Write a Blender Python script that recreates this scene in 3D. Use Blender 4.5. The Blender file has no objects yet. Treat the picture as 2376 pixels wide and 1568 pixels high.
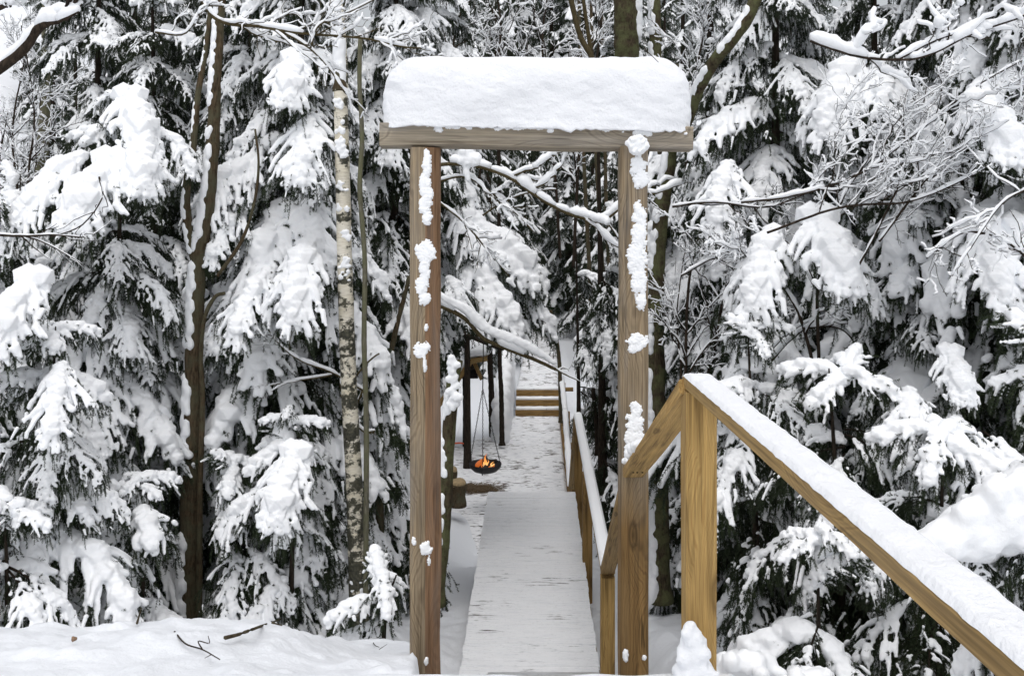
import bpy, bmesh, math, random
import numpy as np
from mathutils import Vector, Matrix, noise as mnoise

random.seed(7)
rng = np.random.default_rng(7)
S = bpy.context.scene
C = S.collection
R = math.radians

# ------------------------------------------------------------------ camera
cd = bpy.data.cameras.new("camera")
cam = bpy.data.objects.new("camera", cd)
C.objects.link(cam)
cam.location = (0, 0, 0)
cam.rotation_euler = (R(90), 0, 0)
cd.sensor_width = 36.0
cd.lens = 35.0
cd.shift_y = -0.138
cd.clip_start = 0.05
cd.clip_end = 600
S.camera = cam

# ------------------------------------------------------------------ overcast daylight
w = bpy.data.worlds.new("World")
S.world = w
w.use_nodes = True
wn = w.node_tree
sky = wn.nodes.new("ShaderNodeTexSky")
sky.sky_type = 'NISHITA'
sky.sun_disc = False
sky.sun_elevation = R(68)
sky.sun_rotation = R(180)
sky.dust_density = 4.0
sky.air_density = 1.0
hs = wn.nodes.new("ShaderNodeHueSaturation")
hs.inputs['Saturation'].default_value = 0.22
bg = wn.nodes['Background']
wn.links.new(sky.outputs[0], hs.inputs['Color'])
wn.links.new(hs.outputs[0], bg.inputs[0])
bg.inputs[1].default_value = 0.15
sd = bpy.data.lights.new("sun", 'SUN')
sun = bpy.data.objects.new("sun", sd)
C.objects.link(sun)
sd.energy = 0.6
sd.angle = R(120)
sd.color = (1.0, 0.97, 0.93)
sun.rotation_euler = (R(22), 0, 0)
vs = S.view_settings
vs.view_transform = 'Standard'
vs.look = 'None'
vs.gamma = 1
vs.exposure = 0.12
vs.use_curve_mapping = False
S.cycles.max_bounces = 10
S.cycles.diffuse_bounces = 9

F2, CX, HZ = 2310.0, 1188.0, 456.0


def pt(u, v, d):
    """a point of the place seen at photo position (u, v), d metres in front of the lens"""
    return np.array([(u - CX) / F2 * d, d, -(v - HZ) / F2 * d])


# ------------------------------------------------------------------ materials
def nt(name):
    m = bpy.data.materials.new(name)
    m.use_nodes = True
    return m, m.node_tree, m.node_tree.nodes['Principled BSDF']


def node(t, kind, **kw):
    n = t.nodes.new(kind)
    for k, v in kw.items():
        if k in n.inputs.keys():
            n.inputs[k].default_value = v
        else:
            setattr(n, k, v)
    return n


def ramp(t, fac, stops):
    r = t.nodes.new("ShaderNodeValToRGB")
    e = r.color_ramp.elements
    while len(e) < len(stops):
        e.new(0.5)
    for i, (p, c) in enumerate(stops):
        e[i].position = p
        e[i].color = (*c, 1) if len(c) == 3 else c
    t.links.new(fac, r.inputs[0])
    return r


def mixc(t, fac, a, b, mode='MIX'):
    m = t.nodes.new("ShaderNodeMix")
    m.data_type = 'RGBA'
    m.blend_type = mode
    for s, v in ((m.inputs[0], fac), (m.inputs[6], a), (m.inputs[7], b)):
        if hasattr(v, 'links') or isinstance(v, bpy.types.NodeSocket):
            t.links.new(v, s)
        else:
            s.default_value = v if not isinstance(v, tuple) or len(v) == 4 else (*v, 1)
    return m.outputs[2]


def coords(t, kind='Object', scale=(1, 1, 1)):
    if kind == 'World':
        g = t.nodes.new("ShaderNodeNewGeometry")
        o = g.outputs['Position']
    else:
        o = t.nodes.new("ShaderNodeTexCoord").outputs[kind]
    mp = t.nodes.new("ShaderNodeMapping")
    mp.inputs['Scale'].default_value = scale
    t.links.new(o, mp.inputs[0])
    return mp.outputs[0]


def noise(t, vec, scale, detail=4, rough=0.55, dist=0.0):
    n = t.nodes.new("ShaderNodeTexNoise")
    n.inputs['Scale'].default_value = scale
    n.inputs['Detail'].default_value = detail
    n.inputs['Roughness'].default_value = rough
    n.inputs['Distortion'].default_value = dist
    t.links.new(vec, n.inputs['Vector'])
    return n.outputs['Fac']


def bump(t, b, h, strength, dist=0.01, prev=None):
    n = t.nodes.new("ShaderNodeBump")
    n.inputs['Strength'].default_value = strength
    n.inputs['Distance'].default_value = dist
    t.links.new(h, n.inputs['Height'])
    if prev is not None:
        t.links.new(prev, n.inputs['Normal'])
    t.links.new(n.outputs[0], b.inputs['Normal'])
    return n.outputs[0]


SNOW = (0.875, 0.895, 0.93)


def snow_material(name, lump=14, fine=90, s1=0.5, s2=0.35, col=SNOW):
    m, t, b = nt(name)
    v = coords(t, 'World')
    b.inputs['Base Color'].default_value = (*col, 1)
    b.inputs['Roughness'].default_value = 0.75
    b.inputs['Specular IOR Level'].default_value = 0.15
    n1 = bump(t, b, noise(t, v, lump, 3), s1, 0.03)
    bump(t, b, noise(t, v, fine, 3, 0.7), s2, 0.008, n1)
    return m


M_SNOW = snow_material("snow", 14, 90, 0.22, 0.30, (0.93, 0.945, 0.965))  # whitened in colour to offset the shade among the trees
M_GROUND = snow_material("ground_snow", 9, 60, 0.6, 0.6, (0.81, 0.835, 0.875))  # darker snow colour, holds down the strong light in the open
M_PILLOW = snow_material("dimmed_snow", 11, 75, 0.5, 0.6, (0.845, 0.86, 0.89))  # same toned-down snow for cushion and rail, brightness lowered in the colour


def timber(name, dark, light, gap=None, ring=26, knots=True, wet=None, rough=0.75, grey=0.5):
    """sawn pine: object Z runs along the piece"""
    m, t, b = nt(name)
    v = coords(t, 'Object', (1, 1, 0.06))
    vk = coords(t, 'Object', (5.5, 5.5, 1.7))
    vo = t.nodes.new("ShaderNodeTexVoronoi")
    vo.inputs['Scale'].default_value = 1.0
    vo.inputs['Randomness'].default_value = 1.0
    t.links.new(vk, vo.inputs['Vector'])
    kd = vo.outputs['Distance']
    wv = t.nodes.new("ShaderNodeTexWave")
    wv.wave_type = 'BANDS'
    wv.bands_direction = 'X'
    wv.inputs['Scale'].default_value = ring
    wv.inputs['Distortion'].default_value = 4.0
    wv.inputs['Detail'].default_value = 3
    wv.inputs['Detail Scale'].default_value = 1.2
    add = t.nodes.new("ShaderNodeVectorMath")
    add.operation = 'ADD'
    sc = t.nodes.new("ShaderNodeMapRange")
    sc.inputs[1].default_value = 0.0
    sc.inputs[2].default_value = 0.5
    sc.inputs[3].default_value = 0.09
    sc.inputs[4].default_value = 0.0
    t.links.new(kd, sc.inputs[0])
    t.links.new(v, add.inputs[0])
    t.links.new(sc.outputs[0], add.inputs[1])
    t.links.new(add.outputs[0], wv.inputs['Vector'])
    fine = noise(t, coords(t, 'Object', (1, 1, 0.03)), 160, 4, 0.6)
    big = noise(t, coords(t, 'Object', (1, 1, 0.3)), 7, 3)
    c = ramp(t, wv.outputs['Fac'], [(0.0, tuple(0.65 * a_ + 0.35 * b_ for a_, b_ in zip(dark, light))), (0.3, light), (0.8, tuple(0.95 * x for x in light)), (1.0, tuple(0.85 * x for x in light))]).outputs[0]
    f2 = ramp(t, fine, [(0.3, (0.62, 0.6, 0.58)), (0.62, (1, 1, 1))]).outputs[0]
    c = mixc(t, 0.8, c, f2, 'MULTIPLY')
    mid = noise(t, coords(t, 'Object', (1, 1, 0.035)), 48, 4, 0.6, 0.4)
    c = mixc(t, 0.85, c, ramp(t, mid, [(0.34, (0.50, 0.47, 0.43)), (0.5, (0.95, 0.95, 0.95)), (0.68, (1.15, 1.13, 1.08))]).outputs[0], 'MULTIPLY')
    b2 = ramp(t, big, [(0.3, (0.7, 0.68, 0.66)), (0.7, (1.1, 1.1, 1.1))]).outputs[0]
    c = mixc(t, 0.7, c, b2, 'MULTIPLY')
    ck = noise(t, coords(t, 'Object', (1, 1, 0.022)), 26, 3, 0.5, 0.3)
    ckr = ramp(t, ck, [(0.465, (0, 0, 0)), (0.49, (1, 1, 1)), (0.51, (1, 1, 1)), (0.535, (0, 0, 0))]).outputs[0]
    cm = noise(t, coords(t, 'Object', (1, 1, 0.5)), 5, 2)
    cmr = ramp(t, cm, [(0.48, (0, 0, 0)), (0.62, (0.75, 0.75, 0.75))]).outputs[0]
    cf = mixc(t, 1.0, ckr, cmr, 'MULTIPLY')
    c = mixc(t, cf, c, tuple(0.3 * x for x in dark))
    gm = ramp(t, noise(t, coords(t, 'Object', (1, 1, 0.12)), 11, 4, 0.6), [(0.45, (0, 0, 0)), (0.7, (grey, grey, grey))]).outputs[0]
    gl0 = sum(light) / 3
    c = mixc(t, gm, c, (gl0 * 0.85, gl0 * 0.80, gl0 * 0.74))
    if knots:
        k = ramp(t, kd, [(0.0, (0.9, 0.9, 0.9)), (0.06, (0.3, 0.3, 0.3)), (0.10, (0.75, 0.75, 0.75)), (0.15, (0, 0, 0))]).outputs[0]
        c = mixc(t, k, c, tuple(0.35 * x for x in dark), 'MIX')
    if wet:
        z = t.nodes.new("ShaderNodeSeparateXYZ")
        t.links.new(t.nodes.new("ShaderNodeTexCoord").outputs['Object'], z.inputs[0])
        mr = t.nodes.new("ShaderNodeMapRange")
        mr.inputs[1].default_value = wet[0] - 0.25
        mr.inputs[2].default_value = wet[0] + 0.05
        mr.inputs[3].default_value = 1
        mr.inputs[4].default_value = 0
        t.links.new(z.outputs[2], mr.inputs[0])
        c = mixc(t, mr.outputs[0], c, mixc(t, 1.0, c, wet[1], 'MULTIPLY'))
    t.links.new(c, b.inputs['Base Color'])
    b.inputs['Roughness'].default_value = rough
    b.inputs['Specular IOR Level'].default_value = 0.25
    n1 = bump(t, b, wv.outputs['Fac'], 0.12, 0.003)
    bump(t, b, fine, 0.5, 0.003, n1)
    return m


M_WEATHER = timber("weathered_pine", (0.17, 0.125, 0.08), (0.36, 0.285, 0.19), ring=17)
M_WEATHER2 = timber("weathered_pine_wet_foot", (0.17, 0.125, 0.08), (0.37, 0.29, 0.19), ring=17,
                    wet=(-1.42, (0.80, 0.62, 0.36)))
M_GREY = timber("grey_weathered_pine", (0.19, 0.16, 0.12), (0.44, 0.385, 0.30), ring=18)
M_ORANGE = timber("orange_heartwood", (0.24, 0.135, 0.075), (0.33, 0.20, 0.115), ring=12, knots=False)
M_PINE = timber("green_treated_pine", (0.36, 0.21, 0.07), (0.56, 0.37, 0.135), ring=24, grey=0.05)
M_RAIL = timber("treated_rail_pine", (0.26, 0.16, 0.06), (0.45, 0.30, 0.12), ring=24, grey=0.12)
M_STEP = timber("treated_step_board", (0.20, 0.12, 0.04), (0.36, 0.225, 0.08), ring=24, grey=0.1)


def bark(name, a, bcol, moss=None, sc=1.0):
    m, t, b = nt(name)
    v = coords(t, 'Object', (1, 1, 0.22))
    n1 = noise(t, v, 55 * sc, 5, 0.65, 0.6)
    c = ramp(t, n1, [(0.32, a), (0.66, bcol)]).outputs[0]
    if moss:
        n2 = noise(t, coords(t, 'Object'), 6, 5, 0.7)
        f = ramp(t, n2, [(0.42, (0, 0, 0)), (0.58, (1, 1, 1))]).outputs[0]
        c = mixc(t, f, c, moss)
    t.links.new(c, b.inputs['Base Color'])
    b.inputs['Roughness'].default_value = 0.9
    b.inputs['Specular IOR Level'].default_value = 0.1
    bump(t, b, n1, 1.0, 0.02)
    return m


M_BARK = bark("dark_spruce_bark", (0.012, 0.010, 0.008), (0.05, 0.038, 0.028))
M_MOSS = bark("mossy_bark", (0.025, 0.02, 0.012), (0.10, 0.078, 0.05), (0.115, 0.12, 0.058))
M_BROWN = bark("brown_bark", (0.03, 0.022, 0.013), (0.13, 0.095, 0.058), (0.095, 0.088, 0.055))
M_GREYB = bark("grey_bark", (0.09, 0.085, 0.06), (0.22, 0.205, 0.155), (0.15, 0.15, 0.09))
M_TWIG = bark("twig_bark", (0.018, 0.014, 0.011), (0.07, 0.052, 0.038))
M_TWIG2 = bark("olive_twig_bark", (0.05, 0.04, 0.02), (0.12, 0.095, 0.05))
M_BLACK = bark("blackened_post", (0.006, 0.005, 0.005), (0.022, 0.019, 0.017))

m, t, b = nt("birch_bark")
v = coords(t, 'Object', (1, 1, 1))
lent = noise(t, coords(t, 'Object', (1.0, 1.0, 9.0)), 16, 3, 0.6)
c = ramp(t, lent, [(0.27, (0.12, 0.10, 0.07)), (0.34, (0.62, 0.57, 0.47)), (0.6, (0.80, 0.76, 0.66))]).outputs[0]
z = t.nodes.new("ShaderNodeSeparateXYZ")
t.links.new(t.nodes.new("ShaderNodeTexCoord").outputs['Object'], z.inputs[0])
blot = noise(t, coords(t, 'Object', (0.9, 0.9, 1.25)), 7.5, 5, 0.7)
gr = t.nodes.new("ShaderNodeMapRange")
gr.inputs[1].default_value = 0.0
gr.inputs[2].default_value = 4.6
gr.inputs[3].default_value = 0.14
gr.inputs[4].default_value = 0.0
t.links.new(z.outputs[2], gr.inputs[0])
ad = t.nodes.new("ShaderNodeMath")
ad.operation = 'ADD'
t.links.new(blot, ad.inputs[0])
t.links.new(gr.outputs[0], ad.inputs[1])
f = ramp(t, ad.outputs[0], [(0.545, (0, 0, 0)), (0.60, (1, 1, 1))]).outputs[0]
dk = ramp(t, noise(t, v, 45, 4), [(0.35, (0.02, 0.02, 0.014)), (0.7, (0.10, 0.095, 0.06))]).outputs[0]
yel = noise(t, v, 4, 3)
c = mixc(t, ramp(t, yel, [(0.4, (0, 0, 0)), (0.7, (0.6, 0.6, 0.6))]).outputs[0], c, (0.58, 0.51, 0.33, 1))
c = mixc(t, f, c, dk)
t.links.new(c, b.inputs['Base Color'])
b.inputs['Roughness'].default_value = 0.7
bump(t, b, ad.outputs[0], 0.8, 0.02)
M_BIRCH = m

m, t, b = nt("spruce_needles")
n1 = noise(t, coords(t, 'World'), 5, 3)
c = ramp(t, n1, [(0.3, (0.016, 0.024, 0.012)), (0.7, (0.034, 0.050, 0.021))]).outputs[0]
t.links.new(c, b.inputs['Base Color'])
b.inputs['Roughness'].default_value = 0.6
b.inputs['Specular IOR Level'].default_value = 0.25
M_NEEDLE = m

# dusted boards: trodden snow that leaves slits of dark wood along the boards
def dusted(name, lo, hi, stretch=(7, 42, 7), lowc=(0.83, 0.85, 0.88)):
    m, t, b = nt(name)
    n1 = noise(t, coords(t, 'World', stretch), 1.0, 5, 0.68)
    n2 = noise(t, coords(t, 'World'), 2.2, 3, 0.6)
    n3 = noise(t, coords(t, 'World', (6, 130, 6)), 1.0, 2)
    a = t.nodes.new("ShaderNodeMath")
    a.operation = 'MULTIPLY_ADD'
    t.links.new(n2, a.inputs[0])
    a.inputs[1].default_value = 0.75
    t.links.new(n1, a.inputs[2])
    f = ramp(t, a.outputs[0], [(lo, (1, 1, 1)), (hi, (0, 0, 0))]).outputs[0]
    wood = ramp(t, n3, [(0.35, (0.045, 0.038, 0.033)), (0.7, (0.12, 0.10, 0.085))]).outputs[0]
    sn = ramp(t, n1, [(0.35, lowc), (0.5, (0.92, 0.93, 0.95))]).outputs[0]
    c = mixc(t, f, sn, wood)
    t.links.new(c, b.inputs['Base Color'])
    b.inputs['Roughness'].default_value = 0.8
    b.inputs['Specular IOR Level'].default_value = 0.15
    n4 = noise(t, coords(t, 'World', (1, 2.2, 1)), 24, 5, 0.75)
    f4 = ramp(t, n4, [(0.55, (0, 0, 0)), (0.72, (0.5, 0.5, 0.5))]).outputs[0]
    c = mixc(t, f4, c, (0.40, 0.41, 0.43))
    t.links.new(c, b.inputs['Base Color'])
    x = bump(t, b, a.outputs[0], 0.6, 0.02)
    bump(t, b, noise(t, coords(t, 'World'), 70, 3, 0.7), 0.5, 0.006, x)
    return m


M_DECK = dusted("snow_dusted_boards", 0.60, 0.72, (5.0, 40, 5.0))
M_PATH = dusted("trodden_snow_path", 0.71, 0.80, (5, 16, 5), (0.60, 0.62, 0.66))


def plain(name, col, rough=0.8, metal=0.0):
    m, t, b = nt(name)
    n1 = noise(t, coords(t, 'Object'), 30, 4, 0.6)
    c = ramp(t, n1, [(0.3, tuple(0.6 * x for x in col)), (0.7, tuple(1.2 * x for x in col))]).outputs[0]
    t.links.new(c, b.inputs['Base Color'])
    b.inputs['Roughness'].default_value = rough
    b.inputs['Metallic'].default_value = metal
    bump(t, b, n1, 0.4, 0.004)
    return m


M_IRON = plain("black_iron", (0.012, 0.011, 0.011), 0.6)
M_CUT = plain("cut_wood", (0.42, 0.31, 0.17))
M_CHAR = plain("charred_wood", (0.02, 0.014, 0.011))
M_STRAW = plain("straw", (0.16, 0.11, 0.06))
M_ORANGEP = plain("orange_plastic", (0.65, 0.09, 0.02), 0.45)
M_HOLE = plain("nail_rust", (0.02, 0.012, 0.008))

m, t, b = nt("flame")
z = t.nodes.new("ShaderNodeSeparateXYZ")
t.links.new(t.nodes.new("ShaderNodeTexCoord").outputs['Object'], z.inputs[0])
fr = ramp(t, z.outputs[2], [(0.0, (1.0, 0.70, 0.30)), (0.10, (1.0, 0.42, 0.10)), (0.24, (0.9, 0.14, 0.02))])
t.links.new(fr.outputs[0], b.inputs['Emission Color'])
b.inputs['Emission Strength'].default_value = 0.8
b.inputs['Base Color'].default_value = (0.8, 0.3, 0.05, 1)
M_FLAME = m
m, t, b = nt("ember")
b.inputs['Emission Color'].default_value = (1.0, 0.22, 0.03, 1)
b.inputs['Emission Strength'].default_value = 0.35
b.inputs['Base Color'].default_value = (0.3, 0.08, 0.02, 1)
M_EMBER = m


# ------------------------------------------------------------------ object helpers
def obj(name, me, mat=None, parent=None, loc=None, rot=None):
    if mat is not None and len(me.materials) == 0:
        for mm in (mat if isinstance(mat, (list, tuple)) else [mat]):
            me.materials.append(mm)
    o = bpy.data.objects.new(name, me)
    C.objects.link(o)
    if parent is not None:
        o.parent = parent
    if loc is not None:
        o.location = loc
    if rot is not None:
        o.rotation_euler = rot
    return o


def tag(o, label=None, cat=None, group=None, kind=None):
    if label:
        o['label'] = label
    if cat:
        o['category'] = cat
    if group:
        o['group'] = group
    if kind:
        o['kind'] = kind
    return o


def thing(name, label, cat, loc=(0, 0, 0), group=None, rz=0):
    o = bpy.data.objects.new(name, None)
    C.objects.link(o)
    o.location = loc
    o.rotation_euler = (0, 0, rz)
    o.empty_display_size = 0.2
    return tag(o, label, cat, group)


def mesh(name, V, Fc, mat=None, smooth=True):
    me = bpy.data.meshes.new(name)
    V = np.asarray(V, float)
    Fc = np.asarray(Fc)
    me.vertices.add(len(V))
    me.vertices.foreach_set("co", V.ravel())
    k = Fc.shape[1]
    me.loops.add(Fc.size)
    me.loops.foreach_set("vertex_index", Fc.ravel().astype(np.int32))
    me.polygons.add(len(Fc))
    me.polygons.foreach_set("loop_start", (np.arange(len(Fc)) * k).astype(np.int32))
    me.polygons.foreach_set("loop_total", np.full(len(Fc), k, np.int32))
    me.update(calc_edges=True)
    me.validate()
    if smooth:
        me.shade_smooth()
    if mat is not None:
        me.materials.append(mat)
    return me


def spline(P, n):
    """Catmull-Rom through the points, n samples"""
    P = np.asarray(P, float)
    if len(P) == 2:
        tt = np.linspace(0, 1, n)[:, None]
        return P[0] * (1 - tt) + P[1] * tt
    Q = np.vstack([2 * P[0] - P[1], P, 2 * P[-1] - P[-2]])
    out = []
    for s in np.linspace(0, len(P) - 1 - 1e-9, n):
        i = int(s)
        u = s - i
        a, b_, c_, d_ = Q[i:i + 4]
        out.append(0.5 * ((2 * b_) + (c_ - a) * u + (2 * a - 5 * b_ + 4 * c_ - d_) * u * u + (3 * b_ - a - 3 * c_ + d_) * u ** 3))
    return np.array(out)


def tube_vf(P, rad, sides=8, rough=0.0, freq=9.0, flat=1.0, seed=0.0):
    P = np.asarray(P, float)
    n = len(P)
    rad = np.broadcast_to(np.asarray(rad, float), (n,))
    T = np.gradient(P, axis=0)
    T /= np.linalg.norm(T, axis=1)[:, None] + 1e-9
    ref = np.array([0, 0, 1.0])
    ref2 = np.array([0, 1.0, 0])
    A = np.cross(T, ref)
    bad = np.linalg.norm(A, axis=1) < 0.3
    A[bad] = np.cross(T[bad], ref2)
    for i in range(1, n):
        if np.dot(A[i], A[i - 1]) < 0:
            A[i] = -A[i]
    A /= np.linalg.norm(A, axis=1)[:, None] + 1e-9
    B = np.cross(A, T)
    ang = np.linspace(0, 2 * np.pi, sides, endpoint=False)
    ring = np.cos(ang)[None, :, None] * A[:, None, :] + flat * np.sin(ang)[None, :, None] * B[:, None, :]
    rr = np.repeat(rad[:, None], sides, 1)
    if rough:
        for i in range(n):
            for j in range(sides):
                q = P[i] + ring[i, j] * rad[i]
                rr[i, j] *= 1 + rough * mnoise.noise(Vector(q * freq + seed))
    V = (P[:, None, :] + ring * rr[:, :, None]).reshape(-1, 3)
    i = np.arange(n - 1)[:, None] * sides
    j = np.arange(sides)[None, :]
    j2 = (j + 1) % sides
    Fq = np.stack([i + j, i + j2, i + sides + j2, i + sides + j], -1).reshape(-1, 4)
    c0, c1 = len(V), len(V) + 1
    V = np.vstack([V, P[0], P[-1]])
    jj = np.arange(sides)
    f0 = np.stack([jj * 0 + c0, (jj + 1) % sides, jj, jj * 0 + c0], -1)
    b0 = (n - 1) * sides
    f1 = np.stack([jj * 0 + c1, b0 + jj, b0 + (jj + 1) % sides, jj * 0 + c1], -1)
    T3 = np.vstack([Fq[:, [0, 1, 2]], Fq[:, [0, 2, 3]], f0[:, :3], f1[:, :3]])
    return V, T3


class MB:
    def __init__(self):
        self.V, self.F, self.n = [], [], 0

    def add(self, V, Fc):
        self.V.append(np.asarray(V, float))
        self.F.append(np.asarray(Fc) + self.n)
        self.n += len(V)

    def tube(self, P, rad, sides=6, **k):
        self.add(*tube_vf(P, rad, sides, **k))

    def box(self, lo, hi):
        x0, y0, z0 = lo
        x1, y1, z1 = hi
        V = [(x0, y0, z0), (x1, y0, z0), (x1, y1, z0), (x0, y1, z0), (x0, y0, z1), (x1, y0, z1), (x1, y1, z1), (x0, y1, z1)]
        Q = [(0, 3, 2, 1), (4, 5, 6, 7), (0, 1, 5, 4), (1, 2, 6, 5), (2, 3, 7, 6), (3, 0, 4, 7)]
        T = [(a, b_, c_) for a, b_, c_, d_ in Q] + [(a, c_, d_) for a, b_, c_, d_ in Q]
        self.add(V, T)

    def mesh(self, name, mat=None, smooth=True):
        return mesh(name, np.vstack(self.V), np.vstack(self.F), mat, smooth)


def _ico(sub):
    bm = bmesh.new()
    bmesh.ops.create_icosphere(bm, subdivisions=sub, radius=1)
    V = np.array([v.co[:] for v in bm.verts])
    Fc = np.array([[v.index for v in f.verts] for f in bm.faces])
    bm.free()
    return V, Fc


ICO1 = _ico(1)
ICO2 = _ico(2)
_clouds = {}


def clouds(size):
    if size not in _clouds:
        tx = bpy.data.textures.new("lumps", 'CLOUDS')
        tx.noise_scale = size
        tx.noise_depth = 2
        _clouds[size] = tx
    return _clouds[size]


def blob(name, Cn, Rd, voxel=0.015, smooth=3, disp=0.0, dsize=0.06, sub=1, mat=None, clip=None, disp2=0.0, dsize2=0.02):
    """one closed lumpy skin round many overlapping ellipsoids (a drift of snow)"""
    Cn = np.asarray(Cn, float)
    Rd = np.asarray(Rd, float)
    if Rd.ndim == 1:
        Rd = np.repeat(Rd[:, None], 3, 1)
    iv, fi = ICO1 if sub == 1 else ICO2
    V = (Cn[:, None, :] + iv[None] * Rd[:, None, :]).reshape(-1, 3)
    Fc = (fi[None] + (np.arange(len(Cn)) * len(iv))[:, None, None]).reshape(-1, 3)
    me = mesh("drift_source", V, Fc)
    o = bpy.data.objects.new("drift_source", me)
    C.objects.link(o)
    rm = o.modifiers.new("r", 'REMESH')
    rm.mode = 'VOXEL'
    rm.voxel_size = voxel
    if smooth:
        sm = o.modifiers.new("s", 'SMOOTH')
        sm.factor = 0.5
        sm.iterations = smooth
    if disp:
        dm = o.modifiers.new("d", 'DISPLACE')
        dm.texture = clouds(dsize)
        dm.strength = disp
        dm.mid_level = 0.5
    if disp2:
        dm = o.modifiers.new("d2", 'DISPLACE')
        dm.texture = clouds(dsize2)
        dm.strength = disp2
        dm.mid_level = 0.5
    dg = bpy.context.evaluated_depsgraph_get()
    out = bpy.data.meshes.new_from_object(o.evaluated_get(dg))
    out.name = name
    bpy.data.objects.remove(o)
    bpy.data.meshes.remove(me)
    out.materials.clear()
    out.shade_smooth()
    if mat is not None:
        out.materials.append(mat)
    return out


def pieces(name, me, parent, mat=None, least=24):
    """every separate clump of a skin becomes an object of its own"""
    n_ = len(me.vertices)
    lab = np.arange(n_)
    E = np.empty(len(me.edges) * 2, np.int32)
    me.edges.foreach_get("vertices", E)
    E = E.reshape(-1, 2)
    while True:
        m_ = np.minimum(lab[E[:, 0]], lab[E[:, 1]])
        new = lab.copy()
        np.minimum.at(new, E[:, 0], m_)
        np.minimum.at(new, E[:, 1], m_)
        new = new[new]
        if (new == lab).all():
            break
        lab = new
    V, T3 = mesh_arrays(me)
    ids, cnt = np.unique(lab, return_counts=True)
    for i_, c_ in zip(ids, cnt):
        if c_ < least:
            continue
        sel = lab == i_
        remap = np.cumsum(sel) - 1
        f_ = T3[sel[T3[:, 0]]]
        obj(name, mesh(name, V[sel], remap[f_], M_SNOW), None, parent)


def mesh_arrays(me):
    n_ = len(me.vertices)
    V = np.empty(n_ * 3)
    me.vertices.foreach_get("co", V)
    me.calc_loop_triangles()
    T3 = np.empty(len(me.loop_triangles) * 3, np.int32)
    me.loop_triangles.foreach_get("vertices", T3)
    return V.reshape(-1, 3), T3.reshape(-1, 3)


# ------------------------------------------------------------------ the ground
LD = [-8, 3.3, 4.2, 5.0, 5.8, 6.5, 8, 10, 14, 18, 25.4, 32, 45, 70, 140]
LZ = [-1.7, -1.68, -1.86, -2.13, -2.62, -3.0, -3.55, -4.1, -4.95, -5.64, -5.66, -4.95, -3.0, 1.0, 12]
RD = [-8, 3.3, 5.0, 7.0, 8.0, 9.5, 10, 14, 18, 25.4, 32, 45, 70, 140]
RZ = [-2.0, -2.25, -2.7, -3.27, -3.55, -3.9, -4.05, -4.95, -5.64, -5.66, -4.95, -3.0, 1.0, 12]
MD = [-8, 3.3, 5.0, 7.0, 8.0, 10, 12.6, 15.5, 18, 25.4, 32, 45, 70, 140]
MZ = [-2.0, -2.2, -2.85, -3.95, -4.0, -4.15, -4.7, -5.6, -5.64, -5.66, -4.95, -3.0, 1.0, 12]


def sstep(a, b_, x):
    t_ = np.clip((x - a) / (b_ - a), 0, 1)
    return t_ * t_ * (3 - 2 * t_)


def gz(x, d):
    x = np.asarray(x, float)
    d = np.asarray(d, float)
    l, r_, m_ = np.interp(d, LD, LZ), np.interp(d, RD, RZ), np.interp(d, MD, MZ)
    l2 = np.interp(d, [-8, 3.3, 3.6, 4.2, 5.0, 5.8, 6.5, 8, 10], [-1.72, -1.71, -1.73, -1.955, -2.31, -2.60, -2.93, -3.54, -4.1])
    wd = sstep(-1.3, -0.62, x) * (d < 10)
    l = l * (1 - wd) + l2 * wd
    sky_hill = 11.5 * (1 - sstep(-20, -8.5, x)) * sstep(17, 44, d) * (1 - sstep(60, 110, d))  # added slope at the left, its white snow stands in for bright sky
    l = l + sky_hill
    wide = np.clip((d - 5.5) / 3, 0, 1)
    dd_ = np.clip(d, 3.3, 5.4)
    wl = 1 - sstep(-0.0985 * dd_ - 0.7 * wide, -0.078 * dd_ - 0.05 * wide, x)
    wr = sstep(0.72, 1.3, x)
    return l * wl + r_ * wr + m_ * (1 - wl - wr)


def gzf(x, d):
    return float(gz(x, d))


xs = np.concatenate([np.linspace(-60, -8, 26)[:-1], np.linspace(-8, -3, 60)[:-1], np.linspace(-3, 3, 260)[:-1], np.linspace(3, 8, 60)[:-1], np.linspace(8, 60, 26)])
ds = np.concatenate([np.linspace(-70, -6, 12)[:-1], np.linspace(-6, 3.0, 14)[:-1], np.linspace(3.0, 10, 260)[:-1], np.linspace(10, 30, 110)[:-1], np.linspace(30, 140, 40)])
X, D = np.meshgrid(xs, ds)
Z = gz(X, D)
rough = np.zeros_like(Z)
for i in range(Z.shape[0]):
    for j in range(Z.shape[1]):
        x_, d_ = X[i, j], D[i, j]
        n_ = 0.0
        if -8.5 < x_ < 8.5 and d_ < 31:
            n_ = 0.10 * mnoise.noise(Vector((x_ * 1.1, d_ * 1.1, 0))) + 0.045 * mnoise.noise(Vector((x_ * 3.5, d_ * 3.5, 4))) + 0.018 * mnoise.noise(Vector((x_ * 10, d_ * 10, 9)))
            if d_ < 8 and x_ < -0.4:
                cl = mnoise.noise(Vector((x_ * 5.5, d_ * 5.5, 21)))
                n_ = 0.5 * n_ + 0.05 * max(0, cl - 0.12) + 0.022 * mnoise.noise(Vector((x_ * 14, d_ * 14, 3))) * max(0.3, abs(cl) * 2)
            if -1.3 < x_ < 1.3 and 14 < d_ < 31:
                n_ = min(n_ * 0.2, 0.01)
            if -0.45 < x_ < 0.8 and d_ < 13:
                n_ = min(n_, 0.02)
            if d_ < 3.4:
                n_ *= 0.2
        else:
            n_ = 0.5 * mnoise.noise(Vector((x_ * 0.15, d_ * 0.15, 2)))
        rough[i, j] = n_
Z = Z + rough
ny, nx = Z.shape
I = np.arange(ny - 1)[:, None] * nx + np.arange(nx - 1)[None, :]
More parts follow.
